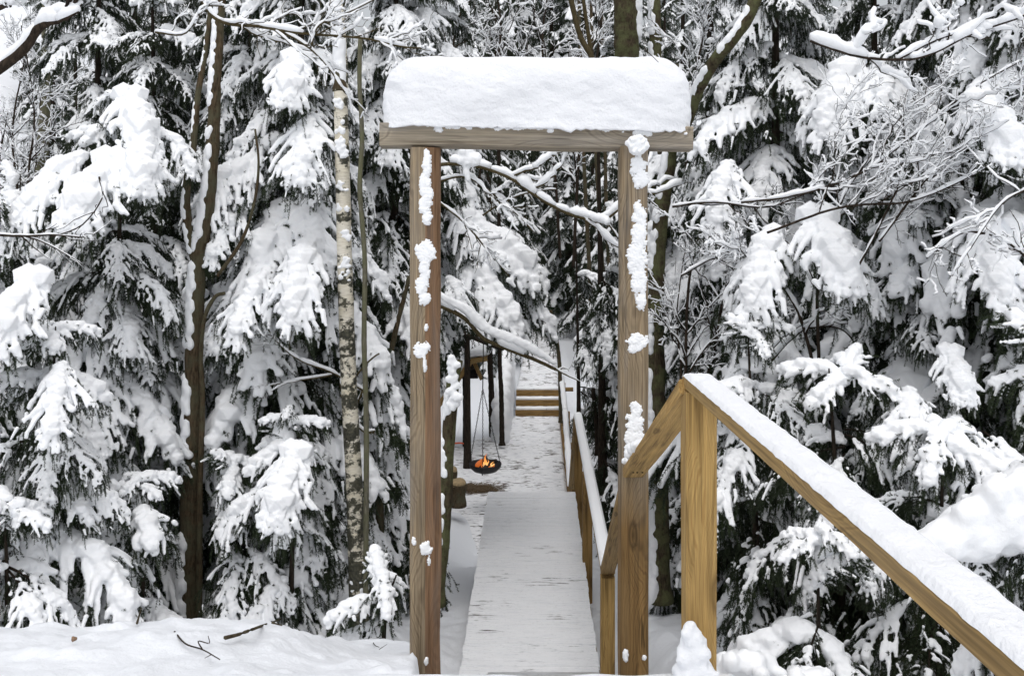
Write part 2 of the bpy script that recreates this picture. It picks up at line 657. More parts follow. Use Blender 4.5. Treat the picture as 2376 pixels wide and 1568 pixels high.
Fq = np.stack([I, I + 1, I + nx + 1, I + nx], -1).reshape(-1, 4)
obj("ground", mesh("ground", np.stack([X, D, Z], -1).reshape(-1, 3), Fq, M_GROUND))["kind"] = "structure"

# trodden path beyond the bridge and above the far steps
def strip(name, rows, mat, nxx=40, amp=0.012):
    V, nr = [], len(rows)
    for (d_, xa, xb, z_) in rows:
        for k in range(nxx):
            x_ = xa + (xb - xa) * k / (nxx - 1)
            e = 0.05 * (1 if k in (0, nxx - 1) else 0)
            V.append((x_, d_, z_ - e + amp * mnoise.noise(Vector((x_ * 5, d_ * 5, 1)))))
    I_ = np.arange(nr - 1)[:, None] * nxx + np.arange(nxx - 1)[None, :]
    Q = np.stack([I_, I_ + 1, I_ + nxx + 1, I_ + nxx], -1).reshape(-1, 4)
    o = obj(name, mesh(name, V, Q, mat))
    o["kind"] = "structure"
    return o


rows = []
for d_ in np.linspace(15.2, 25.3, 90):
    xr = np.interp(d_, [15, 19, 25.3], [0.95, 1.05, 1.21])
    xl = np.interp(d_, [15, 16.5, 19, 22, 23.5, 25.3], [-1.0, -1.5, -1.9, -1.5, -0.35, 0.06]) + 0.12 * mnoise.noise(Vector((d_, 3, 3)))
    rows.append((d_, xl, xr, -5.585))
strip("path", rows, M_PATH, 70)
rows = []
for d_ in np.linspace(26.15, 33.5, 60):
    xr = np.interp(d_, [26, 33.5], [1.2, 1.5])
    xl = np.interp(d_, [26, 33.5], [0.1, 0.55])
    rows.append((d_, xl, xr, np.interp(d_, [26.1, 29, 33.5], [-4.99, -4.86, -4.45])))
strip("upper_path", rows, M_PATH, 30)


# ------------------------------------------------------------------ timber pieces
def profile_piece(name, prof, length, mats, face_mats=None, segs=14, wob=0.004, seed=0.0, r_=0.006):
    """a beam along local Z from 0 to length with the given (x, y) outline (counter-clockwise)"""
    prof = np.array(prof, float)
    k = len(prof)
    # round each corner with two points
    pr, fm = [], []
    for i in range(k):
        a, p, c_ = prof[i - 1], prof[i], prof[(i + 1) % k]
        e1 = (a - p) / (np.linalg.norm(a - p) + 1e-9)
        e2 = (c_ - p) / (np.linalg.norm(c_ - p) + 1e-9)
        pr.append(p + e1 * r_)
        fm.append(face_mats[i - 1] if face_mats else 0)
        pr.append(p + e2 * r_)
        fm.append(face_mats[i] if face_mats else 0)
    pr = np.array(pr)
    K = len(pr)
    V, Fc, ids = [], [], []
    for s in range(segs + 1):
        z_ = length * s / segs
        for i in range(K):
            x_, y_ = pr[i]
            n_ = wob * mnoise.noise(Vector((x_ * 12 + seed, y_ * 12, z_ * 2.2)))
            g = 1 + n_ / max(0.02, math.hypot(x_, y_))
            V.append((x_ * g, y_ * g, z_))
    for s in range(segs):
        for i in range(K):
            a, b_ = s * K + i, s * K + (i + 1) % K
            Fc.append((a, b_, b_ + K, a + K))
            ids.append(fm[i] if i % 2 else fm[i])
    me = bpy.data.meshes.new(name)
    me.from_pydata(V, [], Fc + [tuple(range(K))[::-1], tuple(range(segs * K, segs * K + K))])
    for mm in mats:
        me.materials.append(mm)
    for p, i in zip(me.polygons, ids + [0, 0]):
        p.material_index = i
    me.update()
    return me


def rect(w_, h_):
    return [(-w_ / 2, -h_ / 2), (w_ / 2, -h_ / 2), (w_ / 2, h_ / 2), (-w_ / 2, h_ / 2)]


def along(o, a, b_, up=(0, 0, 1)):
    """put a piece whose length runs along local Z between two points; local Y points up"""
    a, b_ = Vector(a), Vector(b_)
    zax = (b_ - a).normalized()
    upv = Vector(up)
    xax = upv.cross(zax)
    if xax.length < 1e-4:
        xax = Vector((1, 0, 0))
    xax.normalize()
    yax = zax.cross(xax)
    mt = Matrix((xax, yax, zax)).transposed().to_4x4()
    mt.translation = a
    if o.parent:
        o.matrix_local = Matrix.Translation(-o.parent.location) @ mt
    else:
        o.matrix_local = mt
    return o


def plank_between(name, a, b_, w_, h_, mat, parent, seed=0.0, wob=0.003):
    L_ = (Vector(b_) - Vector(a)).length
    me = profile_piece(name, rect(w_, h_), L_, [mat], segs=max(4, int(L_ * 6)), wob=wob, seed=seed)
    o = obj(name, me, None, parent)
    return along(o, a, b_)


def post_piece(name, x_, d_, z0, z1, w_, mat, parent, seed=0.0, rot=0.0):
    me = profile_piece(name, rect(w_, w_), z1 - z0, [mat], segs=10, wob=0.003, seed=seed)
    o = obj(name, me, None, parent)
    pl = parent.location if parent else Vector((0, 0, 0))
    o.location = (x_ - pl.x, d_ - pl.y, z0 - pl.z)
    o.rotation_euler = (0, 0, rot)
    return o


# ------------------------------------------------------------------ the gate
GD = 5.0
gate = thing("gate", "tall timber gate frame with a thick cushion of snow on its crossbeam", "gate", (0.04, GD + 0.07, -2.8))
gl = np.array(gate.location)
sg = F2 / GD
# left post: front face, wide chamfer on the inner corner
xl0, xl1 = (951 - CX) / sg, (1018 - CX) / sg
w_ = xl1 - xl0
c_ = (xl0 + xl1) / 2
prof = [(-w_ / 2, -0.07), (0.0, -0.07), (w_ / 2, 0.0), (w_ / 2, 0.07), (-w_ / 2, 0.07)]
ztop = -(341 - HZ) / sg
me = profile_piece("post", prof, ztop + 2.9, [M_WEATHER, M_ORANGE], [0, 1, 1, 0, 0], 30, 0.010, 1.0)
o = obj("post", me, None, gate, (c_ - gl[0], GD + 0.07 - gl[1], -2.9 - gl[2]))
o["label"] = "left gate post with an orange-brown inner corner"
xr0, xr1 = (1440 - CX) / sg, (1505 - CX) / sg
w_ = xr1 - xr0
c_ = (xr0 + xr1) / 2
prof = [(-w_ / 2, -0.035), (-w_ / 2 + 0.055, -0.07), (w_ / 2 - 0.012, -0.07), (w_ / 2, -0.055), (w_ / 2, 0.07), (-w_ / 2, 0.07)]
me = profile_piece("post", prof, ztop + 0.005 + 2.9, [M_WEATHER2, M_WEATHER2], [1, 0, 0, 0, 0, 0], 30, 0.007, 5.0)
for v_ in me.vertices:
    v_.co.z -= 2.9
o = obj("post", me, None, gate, (c_ - gl[0], GD + 0.06 - gl[1], -gl[2]))
o["label"] = "right gate post with a darker golden foot below the handrail"
# crossbeam
BDp = 5.03
sb = F2 / (BDp - 0.0)
A = np.array([(880 - CX) / sb, BDp + 0.08, -(312 - HZ) / sb])
B = np.array([(1609 - CX) / sb, BDp + 0.08, -(321 - HZ) / sb])
bl = np.linalg.norm(B - A)
# outline in (across, up); across -> local x ; local y up
prof = [(-0.08, 0.066), (-0.08, -0.062), (-0.052, -0.068), (0.075, -0.02), (0.08, 0.066)]
prof = [(0.08, 0.062), (-0.08, 0.062), (-0.075, -0.055), (0.045, -0.066), (0.08, -0.026)]
me = profile_piece("crossbeam", prof, bl, [M_GREY, M_ORANGE], [0, 0, 0, 1, 0], 36, 0.012, 9.0)
o = obj("crossbeam", me, None, gate)
along(o, A, B)
# which local x faces the viewer?  make sure the +x side does
if (o.matrix_local.to_3x3() @ Vector((1, 0, 0))).y > 0:
    for v_ in me.vertices:
        v_.co.x *= -1
    me.flip_normals()


# snow cushion on the beam
def cushion():
    nx_, ny_, nz_ = 150, 34, 46
    Lh, Wd = 0.795, 0.115
    zb, zt = 0.0, 0.37
    bm = bmesh.new()
    bmesh.ops.create_cube(bm, size=2)
    bmesh.ops.subdivide_edges(bm, edges=bm.edges[:], cuts=63, use_grid_fill=True)
    for v_ in bm.verts:
        x_, y_, z_ = v_.co
        # rounded box with a big radius at the top
        px, py, pz = x_ * Lh, y_ * Wd, zb + (z_ + 1) / 2 * zt
        r_ = 0.165
        ry = 0.10
        ix = max(-(Lh - r_), min(Lh - r_, px))
        iy = max(-(Wd - ry), min(Wd - ry, py))
        iz = min(pz, zt - r_)
        q = Vector(((px - ix) / r_, (py - iy) / ry, (pz - iz) / r_))
        if q.length > 1:
            # push cube corners on to the rounded shape
            mx = max(abs(q.x), abs(q.y), abs(q.z))
            q = q * (1 / q.length)
        px, py, pz = ix + q.x * r_, iy + q.y * ry, iz + q.z * r_
        tt = (pz - zb) / zt
        # sides lean in a little towards the top, ends more
        px *= 1.0 - 0.035 * tt * tt
        top = 0.012 * px + 0.006 * math.sin(px * 5)
        pz += top * tt
        if z_ < -0.99 or tt < 0.16:
            # ragged lower lip that creeps down the beam towards the right
            creep = 0.012 * (px + Lh) / (2 * Lh) + 0.02 * max(0, mnoise.noise(Vector((px * 9, 3, 3)))) + 0.012 * mnoise.noise(Vector((px * 38, 7, 3)))
            pz -= creep * (1 - tt / 0.16)
        n_ = 0.022 * mnoise.noise(Vector((px * 1.5, py * 2 + 4, pz * 2.0))) + 0.016 * mnoise.noise(Vector((px * 3.2, py * 4, pz * 5))) + 0.007 * mnoise.noise(Vector((px * 10 + pz * 7, py * 12, pz * 15))) + 0.004 * mnoise.noise(Vector((px * 26 + pz * 16, py * 26, pz * 34)))
        nrm = q.normalized() if q.length > 0.01 else Vector((0, 0, 0))
        v_.co = Vector((px, py, pz)) + nrm * n_
    me_ = bpy.data.meshes.new("snow_cushion")
    bm.to_mesh(me_)
    bm.free()
    me_.shade_smooth()
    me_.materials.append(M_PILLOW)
    return me_


o = obj("snow_cushion", cushion(), None, gate, ((1245 - CX) / sb - gl[0], BDp + 0.085 - gl[1], -(296 - HZ) / sb - gl[2]), (0, R(0.8), 0))
o["label"] = "thick rounded cushion of snow on the crossbeam"


def patches(name, lst, d_, parent, depth=0.013, voxel=0.005, disp=0.018, n_each=14, seed=3, dshift=None):
    """clumps of wind-blown snow stuck to an upright face: lst of (u, v, half width, half height)"""
    rg = np.random.default_rng(seed)
    Cn, Rd = [], []
    for (u, v_, hw, hh) in lst:
        sc = F2 / d_
        n_ = max(8, int(n_each * 3.2 * hh / 20))
        for k in range(n_):
            vv = v_ + rg.uniform(-1, 1) * hh * 0.92
            taper = math.sqrt(max(0.06, 1 - ((vv - v_) / hh) ** 2))
            uu = u + rg.uniform(-0.8, 0.8) * hw * taper
            r_ = hw * rg.uniform(0.22, 0.6) * (0.45 + 0.55 * taper)
            p = pt(uu, vv, d_)
            Cn.append(p)
            Rd.append((r_ / sc, depth * rg.uniform(0.6, 1.2), r_ / sc * rg.uniform(0.8, 1.3)))
    pl = np.array(parent.location)
    return blob(name, np.array(Cn) - pl, np.array(Rd), voxel, 3, disp, 0.03, mat=M_SNOW)


def crust(name, lst, d_, parent, depth=0.011, seed=1, res=0.0032, ragged=0.95):
    """thin wind-blown crusts on an upright face, feathering out to nothing at their ragged edges"""
    sc = F2 / d_
    off = np.array(parent.location)
    groups = []
    for e_ in lst:                        # ellipses that touch belong to one crust
        hit = [g for g in groups if any(abs(e_[0] - q[0]) < e_[2] + q[2] and abs(e_[1] - q[1]) < e_[3] + q[3] for q in g)]
        for g in hit:
            groups.remove(g)
        groups.append(sum(hit, []) + [e_])
    for gi, g in enumerate(groups):
        u0, u1 = min(q[0] - q[2] * 1.5 for q in g), max(q[0] + q[2] * 1.5 for q in g)
        v0, v1 = min(q[1] - q[3] * 1.3 for q in g), max(q[1] + q[3] * 1.3 for q in g)
        nu, nv = max(6, int((u1 - u0) / sc / res)), max(6, int((v1 - v0) / sc / res))
        hgt = np.zeros((nv, nu))
        V = np.zeros((nv, nu, 3))
        for j in range(nv):
            for i in range(nu):
                u, v_ = u0 + (u1 - u0) * i / (nu - 1), v0 + (v1 - v0) * j / (nv - 1)
                f_ = max(1 - ((u - q[0]) / q[2]) ** 2 - ((v_ - q[1]) / q[3]) ** 2 for q in g)
                n1_ = mnoise.noise(Vector((u * 0.07 + seed, v_ * 0.07, gi))) + 0.7 * mnoise.noise(Vector((u * 0.22, v_ * 0.22, gi + seed)))
                f_ += ragged * n1_ * 0.8 + 0.05
                hgt[j, i] = f_
                p = pt(u, v_, d_) - off
                t__ = depth * (math.sqrt(max(0.0, min(f_, 1.2))) * (0.9 + 0.2 * mnoise.noise(Vector((u * 0.05, v_ * 0.05, seed + 7))))) if f_ > 0 else -0.004
                V[j, i] = p + np.array([0, -t__, 0])
        idx = np.arange(nu * nv).reshape(nv, nu)
        a_, b__, c_, d__ = idx[:-1, :-1], idx[:-1, 1:], idx[1:, 1:], idx[1:, :-1]
        keep = (hgt[:-1, :-1] > 0) | (hgt[:-1, 1:] > 0) | (hgt[1:, 1:] > 0) | (hgt[1:, :-1] > 0)
        Q = np.stack([d__[keep], c_[keep], b__[keep], a_[keep]], -1)
        if len(Q) < 6:
            continue
        used = np.unique(Q)
        mp_ = np.zeros(nu * nv, int)
        mp_[used] = np.arange(len(used))
        me_ = mesh(name, V.reshape(-1, 3)[used], mp_[Q], M_SNOW)
        obj(name, me_, None, parent)


L_P = [(990, 385, 10, 38), (986, 430, 13, 34), (993, 455, 12, 24), (985, 478, 14, 20), (990, 505, 12, 14), (986, 585, 22, 26), (985, 625, 12, 28), (978, 662, 16, 20), (984, 692, 14, 16),
       (978, 812, 18, 20), (985, 845, 4, 20), (961, 1254, 6, 11), (988, 1272, 13, 15), (995, 1300, 3, 12), (988, 1534, 5, 8), (988, 760, 4, 8)]
crust("snow_patch", L_P, 5.0, gate, seed=4)
R_P = [(1480, 385, 19, 22), (1486, 415, 17, 22), (1484, 500, 16, 28), (1483, 550, 17, 40), (1478, 600, 22, 40), (1482, 650, 17, 40), (1487, 700, 12, 20), (1480, 792, 22, 18), (1474, 808, 14, 12),
       (1476, 955, 13, 22), (1473, 985, 19, 30), (1470, 1015, 22, 22), (1462, 1045, 12, 20), (1452, 1520, 6, 14), (1495, 1525, 4, 6)]
crust("snow_patch", R_P, 4.988, gate, seed=8)
obj("snow_clump", patches("snow_clump", [(1479, 338, 24, 17), (1480, 325, 13, 10)], 4.96, gate, 0.05, seed=2), None, gate)
B_P = [(1016, 300, 9, 7), (1490, 309, 26, 7), (1255, 296, 20, 5)]
rb_ = random.Random(12)
for k in range(34):
    u_ = rb_.uniform(985, 1600) if k % 3 else rb_.uniform(1040, 1330)
    B_P.append((u_, 285 + 0.0245 * (u_ - 900) + rb_.uniform(0, 9), rb_.uniform(3, 15), rb_.uniform(2.2, 4.5)))
crust("snow_patch", B_P, 5.03, gate, 0.009, 5, 0.0024, 1.3)

# ------------------------------------------------------------------ platform, steps and handrail
plat = thing("platform", "snow-covered timber platform along the bottom edge of the view", "platform", (0, 1.0, -1.75))
for k in range(34):
    y_ = -2.2 + k * 0.162
    if y_ > 3.2:
        break
    mb = MB()
    mb.box((-3.6, -0.074, 0), (0.74, 0.074, 0.045))
    obj("plank", mb.mesh("plank", M_STEP, False), None, plat, (0, y_ - 1.0, 0.08))
mb = MB()
mb.box((-3.6, 3.25, -1.95), (0.74, 3.29, -1.672))
obj("edge_board", mb.mesh("edge_board", M_STEP, False), None, plat, (0, -1.0, 1.75))
xs2 = np.linspace(-3.7, 0.80, 170)
ds2 = np.concatenate([np.linspace(-2.2, 2.6, 20)[:-1], np.linspace(2.6, 3.30, 36)])
V = []
for d_ in ds2:
    for x_ in xs2:
        e = 3.32 - d_
        h_ = 0.0 - 0.085 * math.exp(-max(0, e) / 0.025)
        n_ = 0.022 * mnoise.noise(Vector((x_ * 1.7, d_ * 2, 5))) + 0.008 * mnoise.noise(Vector((x_ * 9, d_ * 9, 2)))
        edge = 0.02 * mnoise.noise(Vector((x_ * 6, 1, 1)))
        if x_ < -0.7:
            h_ -= 0.03 * min(1, (-0.7 - x_) / 2)
        if x_ > 0.72:
            h_ -= (x_ - 0.72) * 1.6
        V.append((x_, d_ - 1.0 + edge * (d_ > 2.9), -1.552 + 1.75 + h_ + n_ * 0.7))
nx_ = len(xs2)
I_ = np.arange(len(ds2) - 1)[:, None] * nx_ + np.arange(nx_ - 1)[None, :]
Q = np.stack([I_, I_ + 1, I_ + nx_ + 1, I_ + nx_], -1).reshape(-1, 4)
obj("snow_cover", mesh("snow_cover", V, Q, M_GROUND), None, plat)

steps = thing("staircase", "steep snowy staircase dropping from the platform through the gate", "staircase", (0.1, 5.4, -3.9))
n_st = 10
for k in range(n_st):
    y_ = 3.5 + k * 0.42
    z_ = -1.72 - (k + 1) * 0.188
    mb = MB()
    mb.box((-0.30, -0.17, 0), (0.53, 0.17, 0.045))
    obj("tread", mb.mesh("tread", M_DECK, False), None, steps, (0.02, y_ - 5.4, z_ + 3.9))
for sx in (-0.30, 0.57):
    plank_between("stringer", (sx, 3.32, -1.92), (sx, 7.7, -3.88), 0.045, 0.2, M_STEP, steps)

rail = thing("handrail", "yellow timber handrail rising to a point at its post, snow along the near half", "handrail", (0.62, 3.3, -1.9))
post_piece("post", 0.620, 3.305, -1.95, -0.640, 0.102, M_PINE, rail, 3.0)
plank_between("top_rail", (0.614, 3.33, -0.6165), (0.700, 1.0, -0.6165), 0.092, 0.045, M_RAIL, rail, 2.0)
plank_between("sloping_rail", (0.606, 3.30, -0.630), (0.611, 5.005, -1.385), 0.105, 0.050, M_PINE, rail, 6.0)
plank_between("lower_rail", (0.611, 5.12, -1.47), (0.722, 7.52, -2.82), 0.105, 0.050, M_RAIL, rail, 8.0)
post_piece("post", 0.722, 7.53, -4.2, -2.865, 0.104, M_PINE, rail, 7.0)
# rail snow: thin layer on the near rail
xs3 = np.linspace(0, 1, 120)
V = []
for s in xs3:
    c_ = np.array([0.614, 3.31, -0.594]) * (1 - s) + np.array([0.700, 1.0, -0.594]) * s
    for k in range(13):
        q = -1 + 2 * k / 12
        hh = 0.0125 * (1 - abs(q) ** 7) + 0.004 * mnoise.noise(Vector((s * 30, q * 2, 3))) + 0.003 * mnoise.noise(Vector((s * 90, q * 5, 3)))
        wv_ = 0.046 + 0.004 * mnoise.noise(Vector((s * 55, q, 8)))
        if s < 0.012:
            hh *= 0.5
        V.append((c_[0] + q * wv_ - 0.62, c_[1] - 3.3, c_[2] + (max(0.0015, hh) if abs(q) < 0.99 else -0.002) + 1.9))
I_ = np.arange(len(xs3) - 1)[:, None] * 13 + np.arange(12)[None, :]
Q = np.stack([I_, I_ + 1, I_ + 14, I_ + 13], -1).reshape(-1, 4)
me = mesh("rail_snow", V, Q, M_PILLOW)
me.flip_normals()
obj("rail_snow", me, None, rail)
for (u, v_) in ((1471, 1076), (1480, 1082), (1492, 1084)):
    # screw holes near the lower end of the sloping rail's underside
    q_ = 0.90
    P0 = np.array([0.606, 3.30, -0.630]) * (1 - q_) + np.array([0.611, 5.005, -1.385]) * q_ + np.array([(u - 1481) * 0.0021, 0, -0.0285])
    mb = MB()
    mb.tube([P0 - np.array(rail.location) + (0, 0, -0.003), P0 - np.array(rail.location) + (0, 0, 0.012)], 0.005, 8)
    obj("screw", mb.mesh("screw", M_HOLE), None, rail)
Cn = []
Rd = []
for k in range(40):
    s = random.random()
    p = np.array([0.566, 4.45, -1.105]) * (1 - s) + np.array([0.57, 4.98, -1.335]) * s
    Cn.append(p + np.array([random.uniform(-0.012, 0.035), 0, random.uniform(0, 0.012)]))
    r_ = random.uniform(0.014, 0.03)
    Rd.append((r_, r_ * 1.3, r_))
obj("rail_snow", blob("rail_snow", np.array(Cn) - np.array(rail.location), Rd, 0.007, 1, 0.01, 0.02, mat=M_SNOW), None, rail)

# snow heaped on the foot of the near post
Cn, Rd = [], []
for k in range(420):
    u = random.gauss(1612, 30)
    v_ = random.uniform(1448, 1610)
    if abs(u - 1604 - (v_ - 1448) * 0.08) > 5 + (v_ - 1448) * 0.36 + 14 * (mnoise.noise(Vector((u * 0.05, v_ * 0.05, 2)))):
        continue
    p = pt(u, v_, 3.19 + random.uniform(-0.03, 0.02))
    Cn.append(p)
    Rd.append(random.uniform(0.009, 0.022))
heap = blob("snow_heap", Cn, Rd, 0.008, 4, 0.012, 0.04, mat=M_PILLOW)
tag(obj("snow_heap", heap), "small pointed heap of snow against the foot of the near handrail post", "snow heap")

# ------------------------------------------------------------------ the bridge
bridge = thing("footbridge", "narrow plank footbridge dusted with snow, straight ahead beyond the gate", "footbridge", (0.19, 10, -3.9))
ZD = -3.746
nb = 39
pm = {}
for k in range(nb):
    y_ = 7.62 + k * 0.1305
    xa = np.interp(y_, [7.97, 12.65], [-0.41, -0.304])
    xb = np.interp(y_, [7.97, 12.65], [0.690, 0.800])
    key = k % 5
    if key not in pm:
        me = profile_piece("plank", rect(0.1248, 0.032), 1.104, [M_DECK], segs=6, wob=0.001, seed=key * 3.0, r_=0.002)
        pm[key] = me
    o = obj("plank", pm[key], None, bridge)
    j = random.uniform(-0.006, 0.006)
    dz = random.uniform(-0.0012, 0.0012)
    along(o, (xa + j, y_, ZD - 0.016 + dz), (xb + j, y_ + 0.002, ZD - 0.016 + dz))
for sx in (0.02, 0.5, 0.98):
    a = (-0.41 + 1.1 * sx, 7.6, ZD - 0.12)
    b_ = (-0.304 + 1.1 * sx, 12.66, ZD - 0.12)
    plank_between("stringer", a, b_, 0.05, 0.17, M_STEP, bridge)

brail = thing("bridge_handrail", "timber handrail with snow on top along the right side of the footbridge", "handrail", (0.78, 10, -3.9))
for (x_, y_) in ((0.775, 10.25), (0.845, 12.74)):
    post_piece("post", x_, y_, -4.6, -2.84, 0.10, M_STEP, brail, y_)
plank_between("top_rail", (0.724, 7.50, -2.82), (0.845, 12.80, -2.82), 0.105, 0.046, M_RAIL, brail, 3.0)
V = []
for s in np.linspace(0, 1, 100):
    c_ = np.array([0.724, 7.49, -2.797]) * (1 - s) + np.array([0.845, 12.80, -2.797]) * s
    for k in range(11):
        q = -1 + 2 * k / 10
        hh = 0.028 * (1 - abs(q) ** 4) + 0.006 * mnoise.noise(Vector((s * 40, q, 4)))
        V.append((c_[0] + q * 0.054 - 0.78, c_[1] - 10, c_[2] + (max(0.002, hh) if abs(q) < 0.99 else -0.003) + 3.9))
I_ = np.arange(99)[:, None] * 11 + np.arange(10)[None, :]
Q = np.stack([I_, I_ + 1, I_ + 12, I_ + 11], -1).reshape(-1, 4)
obj("rail_snow", mesh("rail_snow", V, Q, M_SNOW), None, brail)
plank_between("sloping_rail", (0.845, 12.8, -2.83), (0.95, 15.8, -4.62), 0.105, 0.05, M_RAIL, brail, 2.0)

bst = thing("bridge_steps", "snowy steps hidden beyond the far end of the footbridge", "steps", (0.25, 14, -5.6))
for k in range(9):
    mb = MB()
    mb.box((-0.5, -0.15, 0), (0.5, 0.15, 0.04))
    obj("tread", mb.mesh("tread", M_DECK, False), None, bst, (0.02 + k * 0.01, -1.15 + k * 0.3, 1.65 - k * 0.185))

prail = thing("path_handrail", "low snow-topped rail along the right edge of the lower path", "handrail", (1.0, 18.5, -5.6))
PR = [(0.93, 15.8, -4.62), (1.14, 21.4, -4.62), (1.24, 25.4, -4.45)]
for a, b_ in zip(PR[:-1], PR[1:]):
    plank_between("rail", a, b_, 0.10, 0.05, M_RAIL, prail, a[1])
for (x_, y_) in ((0.94, 15.9), (1.05, 18.6), (1.14, 21.3), (1.22, 24.6)):
    post_piece("post", x_ + 0.05, y_, -5.75, -4.6, 0.095, M_STEP, prail, y_)
mb = MB()
for (a, b_) in zip(PR[:-1], PR[1:]):
    P = spline([np.array(a) + (0, 0, 0.04), np.array(b_) + (0, 0, 0.04)], 30)
    mb.tube(P - np.array(prail.location), [0.06 + 0.012 * mnoise.noise(Vector(q * 3)) for q in P], 8, flat=0.6)
obj("rail_snow", mb.mesh("rail_snow", M_SNOW), None, prail)
edge = plank_between("edge_board", (0.98, 15.4, -5.58), (1.235, 25.3, -5.58), 0.05, 0.16, M_STEP, prail, 4.0)

fst = thing("far_steps", "three brown timber risers with snowy treads at the far end of the path", "steps", (0.65, 25.5, -5.6))
for k in range(3):
    z_ = -5.60 + k * 0.2
    xo = k * 0.012
    me = profile_piece("riser", rect(0.05, 0.155), 1.12, [M_STEP], segs=6, wob=0.003, seed=k * 4.0)
    o = obj("riser", me, None, fst)
    along(o, (0.085 + xo, 25.35 + k * 0.28, z_ + 0.085), (1.205 + xo, 25.35 + k * 0.28, z_ + 0.085))
    mb = MB()
    mb.box((-0.56, 0.0, 0), (0.56, 0.27, 0.03))
    obj("tread", mb.mesh("tread", M_DECK, False), None, fst, (xo, -0.12 + k * 0.28, k * 0.2 + 0.165))
    mb = MB()
    P = [np.array([-0.55 + 1.1 * s / 24, 0.13, 0.0]) for s in range(25)]
    mb.tube(P, [0.10 + 0.025 * mnoise.noise(Vector((q[0] * 7, k, 0))) for q in P], 8, flat=0.28)
    obj("tread_snow", mb.mesh("tread_snow", M_SNOW), None, fst, (xo, -0.10 + k * 0.28, k * 0.2 + 0.195))

# high snow bank left of the far steps
Cn, Rd = [], []
for k in range(700):
    s = random.random()
    d_ = 22.6 + 5.0 * s
    top = -3.95 - 1.0 * (1 - s) ** 1.5
    z_ = random.uniform(-5.6, top)
    x_ = -0.16 + 0.10 * s + random.uniform(-0.10, 0.06) - 0.10 * (1 - s)
    Cn.append((x_, d_, z_))
    Rd.append(random.uniform(0.14, 0.2))
o = obj("snow_bank", blob("snow_bank", Cn, Rd, 0.035, 12, 0.03, 0.3, mat=M_SNOW))
tag(o, "tall smooth wall of snow beside the left end of the far brown steps", "snow bank")
p = pt(1352, 850, 28)
for (u, v0, v1, d_, lab) in ((1281, 795, 836, 31.5, "small dark wooden post by the upper path"), (1316, 901, 905, 26, "short dark rail stub right of the far steps")):
    if v1 - v0 > 20:
        a, b_ = pt(u, v1, d_), pt(u, v0, d_)
        mb = MB()
        mb.box((-0.055, -0.055, 0), (0.055, 0.055, float(b_[2] - a[2])))
        tag(obj("path_post", mb.mesh("path_post", M_STEP, False), None, None, a), lab, "post")
    else:
        a, b_ = pt(1300, 903, d_), pt(1330, 903, d_)
        mb = MB()
        mb.box((0, -0.03, -0.05), (float(b_[0] - a[0]), 0.03, 0.05))
        tag(obj("side_rail", mb.mesh("side_rail", M_STEP, False), None, None, a), lab, "rail")

# ------------------------------------------------------------------ fire bowl
FD = 17.6
sf = F2 / FD
bc = pt(1126, 1076, FD)
bowl = thing("fire_bowl", "black iron fire bowl with burning logs hanging on three chains", "fire bowl", bc)
V, Fc = [], []
Rb = 0.275
NS = 48
prof = [(0.0, -0.095), (0.10, -0.09), (0.19, -0.070), (0.25, -0.035), (Rb, 0.012), (Rb + 0.012, 0.016), (Rb + 0.010, -0.010), (0.272, -0.055), (0.21, -0.115), (0.11, -0.150), (0.0, -0.158)]
for (r_, z_) in prof:
    for k in range(NS):
        a = 2 * math.pi * k / NS
        V.append((r_ * math.cos(a), r_ * math.sin(a), z_))
for i in range(len(prof) - 1):
    for k in range(NS):
        k2 = (k + 1) % NS
        Fc.append((i * NS + k, i * NS + k2, (i + 1) * NS + k2, (i + 1) * NS + k))
obj("bowl", mesh("bowl", V, Fc, M_IRON), None, bowl)
hook = np.array([0.0 - 0.045, 0.0, (1076 - 902) / sf])
for a in (175, 262, 18):
    p0 = np.array([Rb * math.cos(R(a)), Rb * math.sin(R(a)), 0.0])
    Lc = np.linalg.norm(hook - p0)
    mb = MB()
    nl = int(Lc / 0.034)
    for i in range(nl):
        c0 = p0 + (hook - p0) * (i + 0.5) / nl
        dr = (hook - p0) / Lc
        sd_ = np.cross(dr, [0, 1, 0] if i % 2 else [1, 0.3, 0])
        sd_ /= np.linalg.norm(sd_)
        P = [c0 + dr * 0.021 * math.cos(q) + sd_ * 0.0095 * math.sin(q) for q in np.linspace(0, 2 * math.pi, 9)]
        mb.tube(P, 0.0042, 4)
    obj("chain", mb.mesh("chain", M_IRON), None, bowl)
P = spline([hook, hook + np.array([0.005, 0, 0.4]), hook + np.array([0.012, 0, 0.80])], 16)
mb = MB()
mb.tube(P, 0.009, 6)
obj("hanging_rod", mb.mesh("hanging_rod", M_IRON), None, bowl)
# a tripod leg ends at the bowl underside: small foot rod
mb = MB()
mb.tube([(-0.045, -0.27, 0.0), (-0.045, -0.275, -0.13)], 0.008, 6)
obj("clamp", mb.mesh("clamp", M_IRON), None, bowl)
for i, (ax, ay, rz, lz, mat) in enumerate(((-0.10, 0.02, 75, 0.015, M_EMBER), (0.07, 0.03, -35, 0.03, M_CHAR), (0.05, -0.06, 60, 0.0, M_CHAR), (0.02, 0.10, 100, 0.01, M_CHAR))):
    P = spline([(-0.16, 0, 0), (0.0, 0.01, 0.012), (0.16, 0, 0.03)], 10)
    V, T3 = tube_vf(P, [0.036, 0.04, 0.042, 0.043, 0.042, 0.042, 0.04, 0.04, 0.038, 0.034], 9, 0.18, 14, seed=i * 3.0)
    lg = obj("log", mesh("log", V, T3, mat), None, bowl, (ax, ay, -0.02 + lz), (0, R(-12 if i else 4), R(rz)))
tag(lg, None)
gl_ = MB()
V, T3 = ICO2
